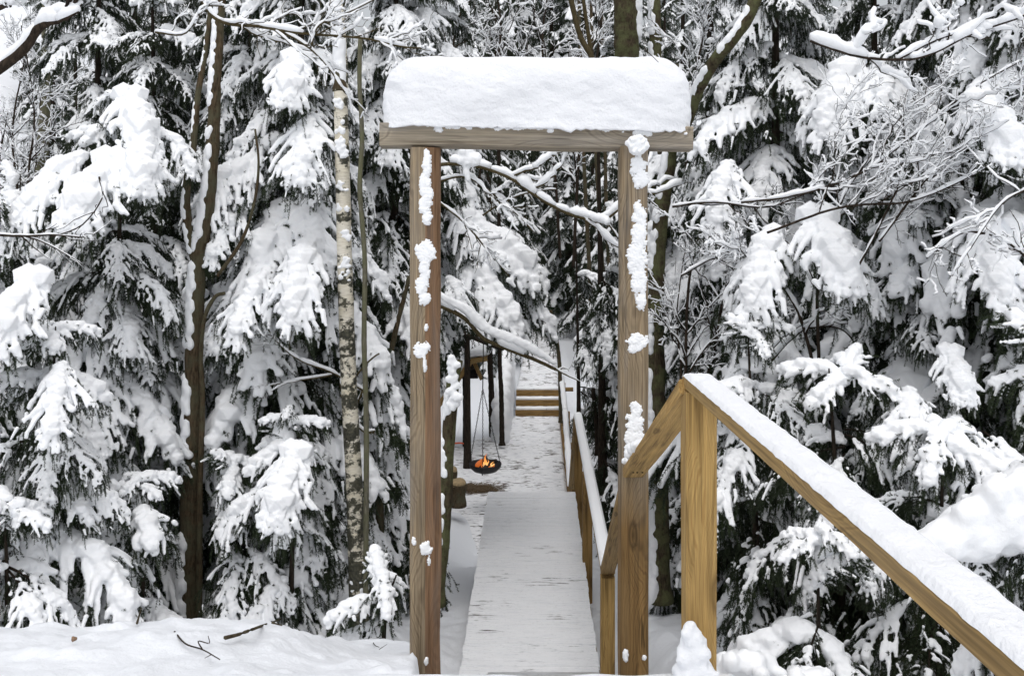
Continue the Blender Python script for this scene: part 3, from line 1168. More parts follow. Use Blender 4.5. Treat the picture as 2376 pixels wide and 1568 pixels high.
for k in range(14):
    gl_.add(V * np.array([0.02, 0.02, 0.016]) + np.array([random.uniform(-0.16, 0.16), random.uniform(-0.12, 0.1), -0.03 + random.uniform(0, 0.02)]), T3)
e_ = gl_.mesh("ember", M_EMBER)
obj("ember", e_, None, bowl)["kind"] = "stuff"
for i, (ax, ay, h_, r_) in enumerate(((-0.01, -0.09, 0.23, 0.026), (0.10, -0.10, 0.09, 0.02), (-0.035, -0.06, 0.11, 0.02), (0.025, -0.10, 0.12, 0.022), (0.13, -0.08, 0.06, 0.016))):
    P = [np.array([0.022 * math.sin(q * 7 + i) * q + 0.03 * q, 0.008 * math.cos(q * 5 + i), h_ * q]) for q in np.linspace(0, 1, 14)]
    rr = [r_ * (0.5 + 1.6 * q if q < 0.3 else max(0.03, (1 - q) / 0.7)) * 1.0 for q in np.linspace(0, 1, 14)]
    V, T3 = tube_vf(P, rr, 9, 0.3, 20, seed=i)
    obj("flame", mesh("flame", V, T3, M_FLAME), None, bowl, (ax, ay, -0.02))
# pole that carries the rod, from the shelter eave to the trunk behind
hz = bc + hook + np.array([0.012, 0, 0.80])
mb = MB()
P = spline([hz + np.array([-1.1, 1.6, 0.25]), hz + np.array([0.0, 0, 0.03]), hz + np.array([0.35, -0.45, -0.02])], 12)
mb.tube(P, 0.04, 8, rough=0.1)
tag(obj("carrying_pole", mb.mesh("carrying_pole", M_BARK)), "dark round pole above the fire bowl that carries its hanging rod", "pole")

# ------------------------------------------------------------------ shelter, stumps, straw, orange strip
SDp = 21.8
sh = thing("shelter", "small open shelter with black log posts and thick snow on its board roof", "shelter", pt(1085, 1034, 22.3))
sl = np.array(sh.location)
for (u, v0, v1, d_, w__) in ((1082, 1034, 872, 22.3, 0.175), (1002, 1034, 880, 22.6, 0.17)):
    a, b_ = pt(u, v0, d_), pt(u, v1, d_)
    mb = MB()
    P = spline([a - (0, 0, 0.15), (a + b_) / 2 + (0.01, 0, 0), b_], 16)
    mb.tube(P - sl, w__ / 2, 14, rough=0.08)
    obj("post", mb.mesh("post", M_BLACK), None, sh)
# two roof slopes: ridge runs away from the viewer
rp = [pt(1000, 960, SDp), pt(1063, 872, SDp), pt(1094, 833, SDp), pt(1131, 826, SDp)]
for (a, b_) in ((rp[0], rp[2]), (rp[2], rp[3])):
    for k in range(7):
        off = np.array([0, k * 0.22, 0])
        me = profile_piece("roof_board", rect(0.21, 0.035), float(np.linalg.norm(b_ - a)) - 0.004, [M_STEP], segs=6, seed=k * 2.0)
        o = obj("roof_board", me, None, sh)
        along(o, a + off, b_ + off)
    me = profile_piece("fascia_board", rect(0.03, 0.11), float(np.linalg.norm(b_ - a)), [M_RAIL], segs=6, seed=3.0)
    o = obj("fascia_board", me, None, sh)
    along(o, a + (0, -0.125, -0.03), b_ + (0, -0.125, -0.03))
mb = MB()
mb.box((-0.04, -0.04, 0), (0.04, 0.04, 0.62))
o = obj("brace", mb.mesh("brace", M_STEP, False), None, sh, pt(1118, 880, 22.0) - sl, (0, R(-24), 0))
mb = MB()
mb.box((0, 0, 0), (1.05, 0.08, 0.2))
obj("cross_log", mb.mesh("cross_log", M_BLACK, False), None, sh, pt(1000, 878, 22.35) - sl)
Cn, Rd = [], []
for (a, b_, hh) in ((rp[0], rp[2], 0.16), (rp[2], rp[3], 0.14)):
    for k in range(130):
        s = random.random()
        p = a * (1 - s) + b_ * s + np.array([0, random.uniform(-0.02, 1.35), 0.10 + random.uniform(0, hh * 0.6)])
        Cn.append(p)
        Rd.append((0.17, 0.17, 0.12))
obj("roof_snow", blob("roof_snow", np.array(Cn) - sl, Rd, 0.035, 4, 0.03, 0.1, mat=M_SNOW), None, sh)


def stump(u, v0, v1, hw, d_, lab, tilt=0):
    a = pt(u, v0, d_)
    s = F2 / d_
    r_ = hw / s
    h_ = (v0 - v1) / s
    t_ = thing("stump", lab, "log stump", a)
    P = spline([(0, 0, -0.1), (0, 0, h_ * 0.5), (0.01, 0, h_)], 10)
    V, T3 = tube_vf(P, [r_ * 1.06, r_ * 1.05, r_ * 1.03, r_, r_, r_, r_, r_, r_, r_], 18, 0.12, 7)
    obj("bark", mesh("bark", V, T3, M_BROWN), None, t_)
    P = [(0.01, 0, h_ + 0.001), (0.012, -0.01, h_ + 0.05)]
    V, T3 = tube_vf(P, [r_ * 0.96, r_ * 0.9], 18, 0.25, 9)
    obj("cut_top", mesh("cut_top", V, T3, M_CUT), None, t_)
    return t_


stump(1062, 1160, 1122, 19, 16.9, "short dark log stump with a pale cut top, beside the trampled straw")
stump(1046, 1128, 1092, 14, 18.0, "brown log stump standing behind the paler cut stump")
mb = MB()
for k in range(900):
    u, v_ = random.gauss(1098, 26), random.gauss(1136, 5)
    d_ = 5.585 / ((v_ - HZ) / F2)
    p = np.array([(u - CX) / F2 * d_, d_, -5.575 + random.uniform(0, 0.03)])
    a = random.gauss(0.35, 0.5)
    l_ = random.uniform(0.06, 0.22)
    q = p + np.array([math.cos(a) * l_, math.sin(a) * l_, random.uniform(-0.01, 0.02)])
    mb.tube([p, q], 0.0035, 3)
tag(obj("straw", mb.mesh("straw", M_STRAW)), "brown straw and needles trampled into the snow by the stump", "straw", None, "stuff")
a, b_ = pt(1055, 1028, 21.5), pt(1078, 1029, 21.5)
mb = MB()
mb.tube(spline([a + (-0.25, 0, 0.0), a, (a + b_) / 2 + (0, 0, 0.012), b_], 12), 0.026, 8, flat=0.7)
tag(obj("plastic_strip", mb.mesh("plastic_strip", M_ORANGEP)), "bright orange plastic strip low beside the black shelter post", "plastic strip")


# ------------------------------------------------------------------ spruce boughs
def needles(P0, P1, per_m, ln, wd, rg):
    """blade triangles bristling round straight twig pieces P0 -> P1"""
    L_ = np.linalg.norm(P1 - P0, axis=1)
    n_ = np.maximum(1, rg.poisson(L_ * per_m))
    idx = np.repeat(np.arange(len(P0)), n_)
    tt = rg.random(len(idx))[:, None]
    base = P0[idx] * (1 - tt) + P1[idx] * tt
    dr = (P1 - P0)[idx] / (L_[idx][:, None] + 1e-9)
    rv = rg.normal(size=(len(idx), 3))
    rv -= (rv * dr).sum(1)[:, None] * dr
    rv /= np.linalg.norm(rv, axis=1)[:, None] + 1e-9
    nd = dr * rg.uniform(0.5, 1.0, len(idx))[:, None] + rv * 0.8
    nd /= np.linalg.norm(nd, axis=1)[:, None]
    sd_ = np.cross(nd, rg.normal(size=(len(idx), 3)))
    sd_ /= np.linalg.norm(sd_, axis=1)[:, None] + 1e-9
    l_ = (ln * rg.uniform(0.7, 1.25, len(idx)))[:, None]
    a = base + sd_ * wd
    b__ = base - sd_ * wd
    c__ = base + nd * l_
    V = np.stack([a, b__, c__], 1).reshape(-1, 3)
    Fc = np.arange(len(V)).reshape(-1, 3)
    return V, Fc


def make_bough(seed, L_, a0, a1, snow, load, coarse=False, wide=0.42, tert=1.0):
    """bough along +x.  a0/a1: pitch at the trunk and at the tip (degrees); snow: how thick; load: share of twigs that carry snow"""
    rg = np.random.default_rng(seed)
    n_ = 28
    ang = np.radians(np.linspace(0, 1, n_) ** 0.8 * (a1 - a0) + a0)
    yaw = np.radians(np.cumsum(rg.normal(0, 2.2, n_)))
    st = L_ / (n_ - 1)
    dirs = np.stack([np.cos(ang) * np.cos(yaw), np.cos(ang) * np.sin(yaw), np.sin(ang)], 1)
    ax = np.vstack([[0, 0, 0], np.cumsum(dirs[:-1] * st, 0)])
    wood = MB()
    wood.tube(ax, np.linspace(0.016, 0.003, n_) * (L_ / 1.4), 5)
    SC, SR = [], []
    tw0, tw1 = [], []
    off_ = rg.uniform(0, 50)

    def mask(t__, lat_):
        """where along the bough the snow has stayed: patches, thinner near the stem"""
        n__ = mnoise.noise(Vector((t__ * 3.6 + off_, lat_ * 1.3, seed * 1.37))) + 0.45 * mnoise.noise(Vector((t__ * 9 + off_, lat_ * 4, seed * 2.1)))
        n2__ = mnoise.noise(Vector((t__ * 15 + off_, lat_ * 7, seed * 0.7)))
        return n__ * 0.7 + n2__ * (0.85 if load < 0.75 else 0.65) + 0.62 * (load * 2 - 1) + 0.22 - 0.9 * max(0, 0.30 - t__) / 0.30

    t_ = 0.06
    ph = rg.uniform(0, 10)
    while t_ < 0.99:
        i = t_ * (n_ - 1)
        p = ax[int(i)] + (ax[min(n_ - 1, int(i) + 1)] - ax[int(i)]) * (i % 1)
        lump = 0.80 + 0.6 * mnoise.noise(Vector((t_ * 5.0 + ph, seed, 0))) + 0.3 * mnoise.noise(Vector((t_ * 13 + ph, seed, 5)))
        r_ = snow * 0.078 * lump * (1.0 if t_ < 0.8 else 1 - 1.6 * (t_ - 0.8)) * min(1, max(0.0, 0.45 + mask(t_, 0) * 1.6))
        if r_ > 0.016:
            SC.append(p + np.array([rg.normal(0, 0.12) * r_, rg.normal(0, 0.3) * r_, r_ * 0.6]))
            SR.append((r_ * 1.15, r_ * 1.15, r_ * 0.92))
        t_ += 0.02
    step = 0.075 if coarse else 0.05
    s_ = 0.08 * L_
    side = 1
    while s_ < L_ * 0.99:
        t_ = s_ / L_
        i = int(t_ * (n_ - 1))
        p = ax[i]
        prof_ = (min(1, (t_ + 0.04) / 0.30) ** 0.7) * (1 - t_) ** 0.62 + 0.10
        ls = L_ * wide * prof_ * rg.uniform(0.55, 1.2)
        d0 = dirs[i]
        lat = np.array([-d0[1], d0[0], 0]) * side
        lat /= np.linalg.norm(lat) + 1e-9
        sp = math.radians(rg.uniform(36, 70) - 14 * t_)
        dv = d0 * math.cos(sp) + lat * math.sin(sp)
        m_ = 8
        ss = np.linspace(0, 1, m_)
        sag = rg.uniform(0.35, 0.85)
        pts = p + dv * (ss * ls)[:, None] + np.array([0, 0, -1.0]) * (sag * ls * ss ** 1.8)[:, None]
        pts[1:] += np.cumsum(rg.normal(0, 0.007, (m_ - 1, 3)), 0)
        wood.tube(pts, np.linspace(0.006, 0.0018, m_), 3)
        tw0.append(pts[:-1])
        tw1.append(pts[1:])
        fat = snow * rg.uniform(0.6, 1.25)
        e_ = rg.uniform(0.7, 1.0)
        dl = 0.016 if not coarse else 0.03
        for q in np.arange(0.0, e_, dl / max(0.06, ls)):
            k_ = q * (m_ - 1)
            mk = mask(t_, side * (0.15 + q))
            if mk < 0:
                continue
            pp = pts[int(k_)] + (pts[min(m_ - 1, int(k_) + 1)] - pts[int(k_)]) * (k_ % 1)
            lump = 0.85 + 0.6 * mnoise.noise(Vector((q * 4 + s_ * 30, seed, side * 9)))
            r_ = fat * 0.046 * lump * (1 - 0.42 * q) * min(1, 0.4 + mk * 2.2)
            if r_ > 0.011:
                SC.append(pp + np.array([0, 0, r_ * 0.6]))
                SR.append((r_ * 1.1, r_ * 1.1, r_ * 0.88))
        # hanging twiglets
        nt_ = int(ls / (0.036 if not coarse else 0.07) * tert)
        for k in range(nt_):
            q = rg.uniform(0.06, 1.0)
            k_ = q * (m_ - 1)
            pp = pts[int(k_)] + (pts[min(m_ - 1, int(k_) + 1)] - pts[int(k_)]) * (k_ % 1)
            pend = rg.random() < 0.45
            lt = (rg.uniform(0.10, 0.27) if pend else rg.uniform(0.06, 0.17)) * (0.6 + 0.5 * L_ / 1.4)
            tl = np.cross(dv, [0, 0, 1.0]) * rg.choice([-1, 1])
            if pend:
                td = dv * rg.uniform(0.0, 0.4) + tl * rg.uniform(0.0, 0.3) + np.array([0, 0, -1.0])
            else:
                td = dv * rg.uniform(0.2, 0.8) + tl * rg.uniform(0.1, 0.8) + np.array([0, 0, -1.0]) * rg.uniform(0.3, 1.0)
            td /= np.linalg.norm(td)
            q1 = pp + td * lt * 0.5
            q2 = pp + td * lt + np.array([0, 0, -0.18 * lt])
            tw0.append(np.stack([pp, q1]))
            tw1.append(np.stack([q1, q2]))
            on_ = mask(t_, side * (0.15 + q)) > -0.2
            if rg.random() < ((0.2 if pend else 0.6) * load if on_ else (0.16 if pend else 0.36)):
                f_ = rg.uniform(0.45, 1.0)
                rb = (snow if on_ else 0.75) * rg.uniform(0.013, 0.027)
                for qq in np.arange(0.1, f_, 0.16 if not coarse else 0.4):
                    r_ = max(0.0105, rb * (1.1 - 0.5 * qq))
                    SC.append(pp + (q2 - pp) * qq + np.array([0, 0, r_ * 0.8]))
                    SR.append((r_, r_, r_ * 0.9))
        side = -side
        s_ += step * rg.uniform(0.7, 1.2) * 0.72
    # tip
    tw0.append(ax[6:-1])
    tw1.append(ax[7:])
    nsp = int((60 if not coarse else 16) * L_)
    for k in rg.integers(0, len(SC), nsp):
        c_, r_ = SC[k], SR[k][0]
        d_ = np.array([rg.normal(0.5, 0.5), rg.normal(0, 0.8), rg.normal(-0.25, 0.45)])
        d_ /= np.linalg.norm(d_) + 1e-9
        l_ = r_ * 1.15 + rg.uniform(0.015, 0.06)
        a_, b_ = c_ + d_ * r_ * 0.5, c_ + d_ * l_ + np.array([0, 0, -0.01])
        tw0.append(a_[None])
        tw1.append(b_[None])
    P0, P1 = np.vstack(tw0), np.vstack(tw1)
    if coarse:
        nv, nf = needles(P0, P1, 80, 0.050, 0.0065, rg)
    else:
        nv, nf = needles(P0, P1, 430, 0.027, 0.0029, rg)
    fol = MB()
    fol.add(nv, nf)
    for a_, b__ in zip(wood.V, wood.F):
        pass
    fm = mesh("bough", np.vstack([nv] + wood.V), np.vstack([nf] + [f_ + len(nv) for f_ in wood.F]), M_NEEDLE, False)
    fm.materials.append(M_BARK)
    mi = np.zeros(len(fm.polygons), np.int32)
    mi[len(nf):] = 1
    fm.polygons.foreach_set("material_index", mi)
    if coarse:
        sm = blob("snow_load", SC, SR, 0.034, 1, 0.02, 0.06, mat=M_SNOW)
    else:
        sm = blob("snow_load", SC, SR, 0.0112, 2, 0.010, 0.10, mat=M_SNOW, disp2=0.006, dsize2=0.016)
    return fm, sm


#             seed L    a0   a1  snow load
SPEC = {
    'heavy': [(15, 1.4, -14, -72, 1.1, 0.80), (16, 1.4, 4, -60, 1.3, 0.84), (11, 1.4, -8, -66, 1.38, 0.93), (12, 1.4, 0, -74, 1.21, 0.87), (13, 1.4, -20, -62, 1.54, 0.95), (14, 1.4, 8, -78, 1.32, 0.87)],
    'mid': [(21, 1.4, -8, -62, 1.04, 0.63), (22, 1.4, -18, -70, 0.94, 0.57), (23, 1.4, 8, -64, 1.16, 0.63), (24, 1.4, -28, -66, 1.04, 0.57), (25, 1.4, 4, -74, 0.88, 0.56), (27, 1.4, 2, -58, 0.9, 0.52), (28, 1.4, -24, -76, 0.95, 0.5), (26, 1.4, -12, -80, 1.10, 0.61)],
    'light': [(34, 1.4, -20, -74, 0.8, 0.34), (31, 1.4, -14, -58, 0.72, 0.37), (32, 1.4, -30, -68, 0.66, 0.33), (33, 1.4, -5, -66, 0.83, 0.41)],
    'pillow': [(41, 1.4, 2, -66, 1.93, 1.00), (42, 1.4, -8, -70, 1.76, 1.00)],
    'small': [(51, 0.7, 12, -46, 1.10, 0.87), (52, 0.7, -5, -54, 0.94, 0.77), (53, 0.7, 0, -60, 1.26, 0.92)],
}
BOUGH = {k: [make_bough(*s) for s in v] for k, v in SPEC.items()}
LREF = {k: v[0][1] for k, v in SPEC.items()}
FAR = [make_bough(61, 1.4, -10, -48, 1.0, 0.75, True), make_bough(62, 1.4, -25, -55, 0.85, 0.65, True), make_bough(63, 1.4, 0, -50, 0.7, 0.55, True)]


def trunk_mesh(h_, r0, sides=10, lean=(0, 0)):
    P = spline([(0, 0, -0.3), (lean[0] * 0.3, lean[1] * 0.3, h_ * 0.4), (lean[0], lean[1], h_ - 0.15)], 26)
    rr = r0 * (1 - np.linspace(0, 1, 26)) ** 0.8 + 0.004
    rr[:2] *= 1.25
    return mesh("trunk", *tube_vf(P, rr, sides, 0.12, 6), M_BARK)


def add_bough(root, kind, vi, loc, az, scale, tilt=0.0, mirror=False):
    fm, sm = BOUGH[kind][vi]
    o = obj("bough", fm, None, root, loc, (0, tilt, az))
    o.scale = (scale, -scale if mirror else scale, scale)
    s = obj("snow_load", sm, None, o)
    return o


NB = [0]
# pruned corridors (kept clear of boughs): along the path, and the stems that stand free in front of the boughs
CLEAR = [(1030, 1350, 845, 1568, 26), (1330, 1400, 900, 1568, 13), (1135, 1425, 350, 640, 20), (1290, 1330, 640, 1000, 20), (940, 1035, 300, 1568, 7), (1435, 1512, 300, 1568, 7),
         (768, 852, 190, 1400, 8.0), (425, 482, 880, 1440, 8.2), (1508, 1556, 360, 1400, 9.1), (1600, 1760, 0, 260, 8.2), (1190, 1600, -50, 345, 26), (1052, 1190, 775, 1100, 26),
         (870, 1620, 100, 345, 6), (85, 115, 190, 400, 12)]


def blocked(root, base, loc, az, l_):
    P_ = []
    for f_, w__, dz in ((0.35, 0, -0.02), (0.6, 0, -0.12), (0.6, 0.22, -0.2), (0.6, -0.22, -0.2), (0.85, 0, -0.34), (0.8, 0, -0.55)):
        x_ = base[0] + loc[0] + l_ * (f_ * math.cos(az) - w__ * math.sin(az))
        y_ = base[1] + loc[1] + l_ * (f_ * math.sin(az) + w__ * math.cos(az))
        z_ = base[2] + loc[2] + dz * l_
        u_, v_ = CX + F2 * x_ / y_, HZ - F2 * z_ / y_
        for (a_, b__, c_, d__, dm) in CLEAR:
            if a_ < u_ < b__ and c_ < v_ < d__ and y_ < dm:
                return True
    return False


def spruce(u, d_, H_, Lmax, label, mix=('heavy', 'mid', 'mid'), z0=0.35, zmax=None, dens=1.0, r0=None, extra=(), group="snow-laden spruces in the wood", name="spruce_tree", taper=0.85, whorl=0.36, gap=()):
    H_ = min(H_, 5.2 + 0.26 * d_)
    x_ = (u - CX) / F2 * d_
    base = np.array([x_, d_, gzf(x_, d_)])
    t_ = thing(name, label, "spruce" if H_ > 2.6 else "young spruce", base, group)
    r0 = r0 or 0.0095 * H_ + 0.008
    obj("trunk", trunk_mesh(H_, r0, lean=(random.uniform(-0.1, 0.1), 0)), None, t_)
    z_ = z0
    zmax = zmax or H_
    while z_ < min(H_ * 0.985, zmax):
        rel = z_ / H_
        ln = Lmax * ((1 - rel) ** taper) + 0.24
        lowf = min(1.0, 0.62 + rel * 1.6)
        n_ = max(3, int(round((4.6 if ln > 0.5 else 4.2) * dens)))
        a0 = random.uniform(0, 6.28)
        for k in range(n_):
            az = a0 + 6.283 * k / n_ + random.uniform(-0.35, 0.35)
            l_ = ln * random.uniform(0.72, 1.14) * lowf
            kind = random.choice(mix)
            if l_ < 0.55:
                kind = 'small'
            vi = random.randrange(len(BOUGH[kind]))
            zz = z_ + random.uniform(-0.10, 0.10)
            if blocked(t_, base, (0, 0, zz), az, l_):
                continue
            tl = random.uniform(-0.12, 0.14) - 0.30 * max(0, rel - 0.55) / 0.45
            add_bough(t_, kind, vi, (0, 0, zz), az, l_ / LREF[kind], tl, random.random() < 0.5)
            NB[0] += 1
        z_ += whorl * random.uniform(0.8, 1.2) * (0.75 + 0.5 * min(1, ln / 1.2))
    # leader
    if zmax >= H_:
        add_bough(t_, 'small', 2, (0, 0, H_ - 0.25), random.uniform(0, 6), 0.45, R(-75))
    for (uu, vv, dd, az, sc, kind, vi) in extra:
        p = pt(uu, vv, dd) - base
        sc *= 0.88
        if dd < 9.5 and blocked(t_, base, p, R(az), sc * LREF[kind]):
            continue
        add_bough(t_, kind, vi, p, R(az), sc, 0.0)
    return t_


# ---- left of the gate
spruce(268, 8.2, 4.45, 1.25, "young spruce bowed under huge pillows of snow, left of the forked mossy trunk", ('heavy', 'mid', 'heavy'), whorl=0.36,
       extra=((292, 235, 8.0, -50, 0.62, 'pillow', 0), (262, 262, 7.9, -125, 0.7, 'pillow', 1), (330, 330, 7.8, -65, 0.62, 'pillow', 0), (205, 370, 7.7, -120, 0.66, 'pillow', 1), (275, 385, 7.6, -90, 0.7, 'pillow', 0), (350, 300, 8.0, -30, 0.5, 'heavy', 2), (140, 440, 7.6, -130, 0.6, 'heavy', 0)))
spruce(30, 9.4, 4.3, 1.5, "dense middle-sized spruce at the left edge, below the patch of white sky", ('heavy', 'mid', 'mid'))
spruce(-150, 7.4, 4.6, 1.4, "snowy spruce half cut off by the left edge", ('heavy', 'mid'), zmax=7)
spruce(105, 6.7, 2.35, 0.95, "low rounded spruce with deep snow near the left edge, lower half of the view", ('heavy', 'heavy', 'mid'),
       extra=((98, 655, 6.6, -90, 0.6, 'pillow', 0), (150, 840, 6.5, -80, 0.55, 'heavy', 2), (60, 700, 6.6, -125, 0.5, 'heavy', 0)))
spruce(215, 10.8, 10, 1.75, "tall spruce with dark hanging boughs above the snow-bowed young spruce", ('mid', 'light', 'mid'), zmax=8.4)
spruce(372, 10.2, 7.0, 1.35, "narrow dark spruce directly left of the forked mossy trunk", ('mid', 'light', 'mid'),
       extra=((312, 690, 8.4, -90, 0.62, 'pillow', 1), (335, 800, 8.4, -70, 0.4, 'heavy', 1)))
spruce(325, 7.2, 1.25, 0.85, "small open spruce sapling with snow tufts, left of the forked trunk's foot", ('heavy', 'mid'), z0=0.15, whorl=0.26)
spruce(585, 10.0, 9.5, 1.7, "tall spruce between the forked mossy trunk and the birch", ('heavy', 'mid', 'mid'), zmax=8.2,
       extra=((478, 690, 8.6, -135, 0.55, 'pillow', 0), (600, 640, 8.6, -110, 0.72, 'heavy', 0), (545, 390, 8.6, -100, 0.6, 'pillow', 1), (590, 480, 8.5, -120, 0.6, 'heavy', 2)))
spruce(690, 8.9, 8.6, 1.5, "tall spruce with broad white fans just left of the birch", ('heavy', 'heavy', 'mid'), zmax=7.6, z0=1.0,
       extra=((712, 570, 8.0, -85, 0.72, 'pillow', 1), (650, 620, 8.1, -115, 0.7, 'heavy', 2), (735, 260, 8.2, -90, 0.75, 'heavy', 0), (690, 150, 8.3, -80, 0.6, 'pillow', 0)))
spruce(535, 7.7, 1.55, 0.9, "white heaped spruce sapling right of the forked trunk's foot", ('heavy', 'mid'), z0=0.15, whorl=0.26)
spruce(672, 7.6, 1.75, 0.95, "snow-buried spruce sapling between the forked trunk and the birch", ('heavy', 'heavy', 'mid'), z0=0.15, whorl=0.26,
       extra=((695, 1050, 7.3, -90, 0.58, 'pillow', 0),))
spruce(885, 6.4, 0.62, 0.55, "tiny drooping spruce sapling at the foot of the birch", ('heavy', 'mid'), z0=0.12, whorl=0.22)
spruce(910, 10.4, 9.0, 1.5, "tall dark spruce between the birch and the left gate post", ('mid', 'mid', 'heavy'), zmax=8)
spruce(465, 11.8, 9.5, 1.55, "dark spruce behind the upper fork of the mossy trunk", ('mid', 'light'), zmax=8.6)
spruce(185, 7.6, 1.3, 0.9, "young spruce with dark skirts left of the open sapling", ('mid', 'heavy'), z0=0.15)
spruce(20, 6.1, 1.0, 0.9, "low snow-covered spruce in the bottom left corner above the bank", ('heavy', 'mid'), z0=0.15)

# ---- seen through the gate
spruce(985, 11.2, 8.5, 1.9, "spruce behind the left gate post whose white boughs sweep down over the path", ('heavy', 'mid', 'heavy'), zmax=7.4, z0=2.4, dens=0.9,
       extra=((1045, 520, 10.8, -12, 1.0, 'pillow', 0), (1050, 610, 10.6, -28, 0.95, 'pillow', 1), (1030, 470, 10.9, -45, 0.8, 'heavy', 0), (1120, 640, 10.8, -8, 0.85, 'heavy', 2), (1040, 650, 10.4, -70, 0.6, 'mid', 2), (1100, 540, 10.9, -5, 0.9, 'heavy', 3)))
spruce(1400, 14.0, 7.2, 1.45, "spruce right of the path, inside the gate opening", ('heavy', 'mid', 'light'), z0=1.2)
spruce(1345, 19.0, 5.2, 1.2, "slim snowy spruce behind the one right of the path", ('mid', 'light'), z0=1.5)
spruce(1085, 20.5, 9.5, 1.5, "sparse spruce above the shelter roof", ('light', 'mid'), z0=3.6, r0=0.08)

# ---- right of the gate
spruce(1640, 11.0, 9.0, 1.6, "tall spruce behind the rounded mossy trunk right of the gate", ('heavy', 'mid', 'heavy'), zmax=8.4)
spruce(1800, 8.6, 8.8, 1.7, "broad spruce with long white boughs above the handrail's peak", ('heavy', 'heavy', 'mid'), zmax=7.4,
       extra=((1900, 10, 8.2, -125, 0.95, 'heavy', 0), (1830, 210, 8.0, -120, 0.85, 'heavy', 3), (1990, 150, 7.8, -125, 0.8, 'pillow', 1), (2050, 160, 7.8, -115, 0.7, 'heavy', 1), (1800, 540, 7.1, -118, 0.66, 'pillow', 1), (1880, 515, 7.0, -78, 0.66, 'pillow', 0), (1930, 590, 7.0, -60, 0.45, 'pillow', 1), (1700, 380, 8.0, -120, 0.7, 'heavy', 2)))
spruce(2040, 9.4, 9.6, 1.8, "dark tall spruce right of the broad one, its gaps almost black", ('mid', 'mid', 'light'), zmax=8.2)
spruce(2250, 7.4, 8.2, 1.7, "large spruce near the right edge with rounded snow slabs", ('heavy', 'mid', 'heavy'), zmax=6.6,
       extra=((2240, 500, 6.4, -90, 0.66, 'pillow', 1), (2340, 540, 6.3, -75, 0.66, 'pillow', 0), (2195, 820, 6.1, -90, 0.36, 'pillow', 0), (2110, 910, 6.0, -115, 0.55, 'heavy', 1), (2200, 960, 5.9, -95, 0.6, 'heavy', 2), (2280, 1000, 5.8, -70, 0.6, 'heavy', 0), (2260, 250, 6.2, -85, 0.55, 'pillow', 0), (2130, 250, 6.8, -110, 0.6, 'heavy', 3)))
spruce(2460, 6.6, 7.5, 1.6, "spruce cut off by the right edge of the view", ('heavy', 'mid'), zmax=6.2)
spruce(2470, 4.0, 2.0, 0.9, "near spruce whose big snow cushion leans in at the right edge by the handrail", ('mid',), z0=0.2,
       extra=((2460, 1120, 3.8, -165, 0.5, 'heavy', 0), (2420, 1150, 3.9, -140, 0.45, 'mid', 1), (2240, 1225, 3.75, -95, 0.26, 'light', 0), (2320, 1215, 3.7, -80, 0.30, 'light', 1), (2385, 1210, 3.7, -100, 0.32, 'mid', 3)))
spruce(1760, 6.6, 2.4, 1.05, "low spruce in the gap right of the near handrail post", ('mid', 'light', 'mid'), z0=0.2)
spruce(1960, 6.0, 2.1, 1.1, "dark low spruce beneath the middle of the sloping handrail", ('mid', 'light', 'mid'), z0=0.2)
spruce(2180, 5.2, 1.6, 1.0, "low spruce under the lower end of the handrail", ('light', 'mid'), z0=0.15)
spruce(1900, 4.9, 1.0, 0.75, "snow-crusted spruce sapling in the bottom right, below the handrail", ('mid', 'light'), z0=0.12)
spruce(1700, 9.6, 5.0, 1.3, "middle-sized spruce behind the near handrail post", ('mid', 'light'), z0=0.5)
spruce(2130, 7.0, 3.4, 1.25, "spruce with hanging dark skirts right of centre above the rail", ('mid', 'light', 'light'), z0=0.3)


# ------------------------------------------------------------------ far spruces: whole crowns shared by copies
def mesh_arrays(me):
    n_ = len(me.vertices)
    V = np.empty(n_ * 3)
    me.vertices.foreach_get("co", V)
    me.calc_loop_triangles()
    T3 = np.empty(len(me.loop_triangles) * 3, np.int32)
    me.loop_triangles.foreach_get("vertices", T3)
    return V.reshape(-1, 3), T3.reshape(-1, 3)


FARA = [(mesh_arrays(a), mesh_arrays(b_)) for a, b_ in FAR]


def far_crown(seed, H_, Lmax):
    rd = random.Random(seed)
    a, b_ = MB(), MB()
    z_ = 1.0
    while z_ < H_ * 0.97:
        rel = z_ / H_
        ln = Lmax * (1 - rel) ** 0.85 + 0.15
        n_ = 5
        a0 = rd.uniform(0, 6)
        for k in range(n_):
            az = a0 + 6.283 * k / n_ + rd.uniform(-0.3, 0.3)
            s = ln * rd.uniform(0.75, 1.15) / 1.4
            (v1, f1), (v2, f2) = rd.choice(FARA)
            ca, sa = math.cos(az), math.sin(az)
            M_ = np.array([[ca, -sa, 0], [sa, ca, 0], [0, 0, 1]]) * s
            off = np.array([0, 0, z_ + rd.uniform(-0.1, 0.1)])
            a.add(v1 @ M_.T + off, f1)
            b_.add(v2 @ M_.T + off, f2)
        z_ += 0.52 * rd.uniform(0.8, 1.2)
    ca_ = a.mesh("crown", M_NEEDLE, False)
    sb_ = b_.mesh("snow_load", M_SNOW)
    return ca_, sb_, trunk_mesh(H_, 0.14)


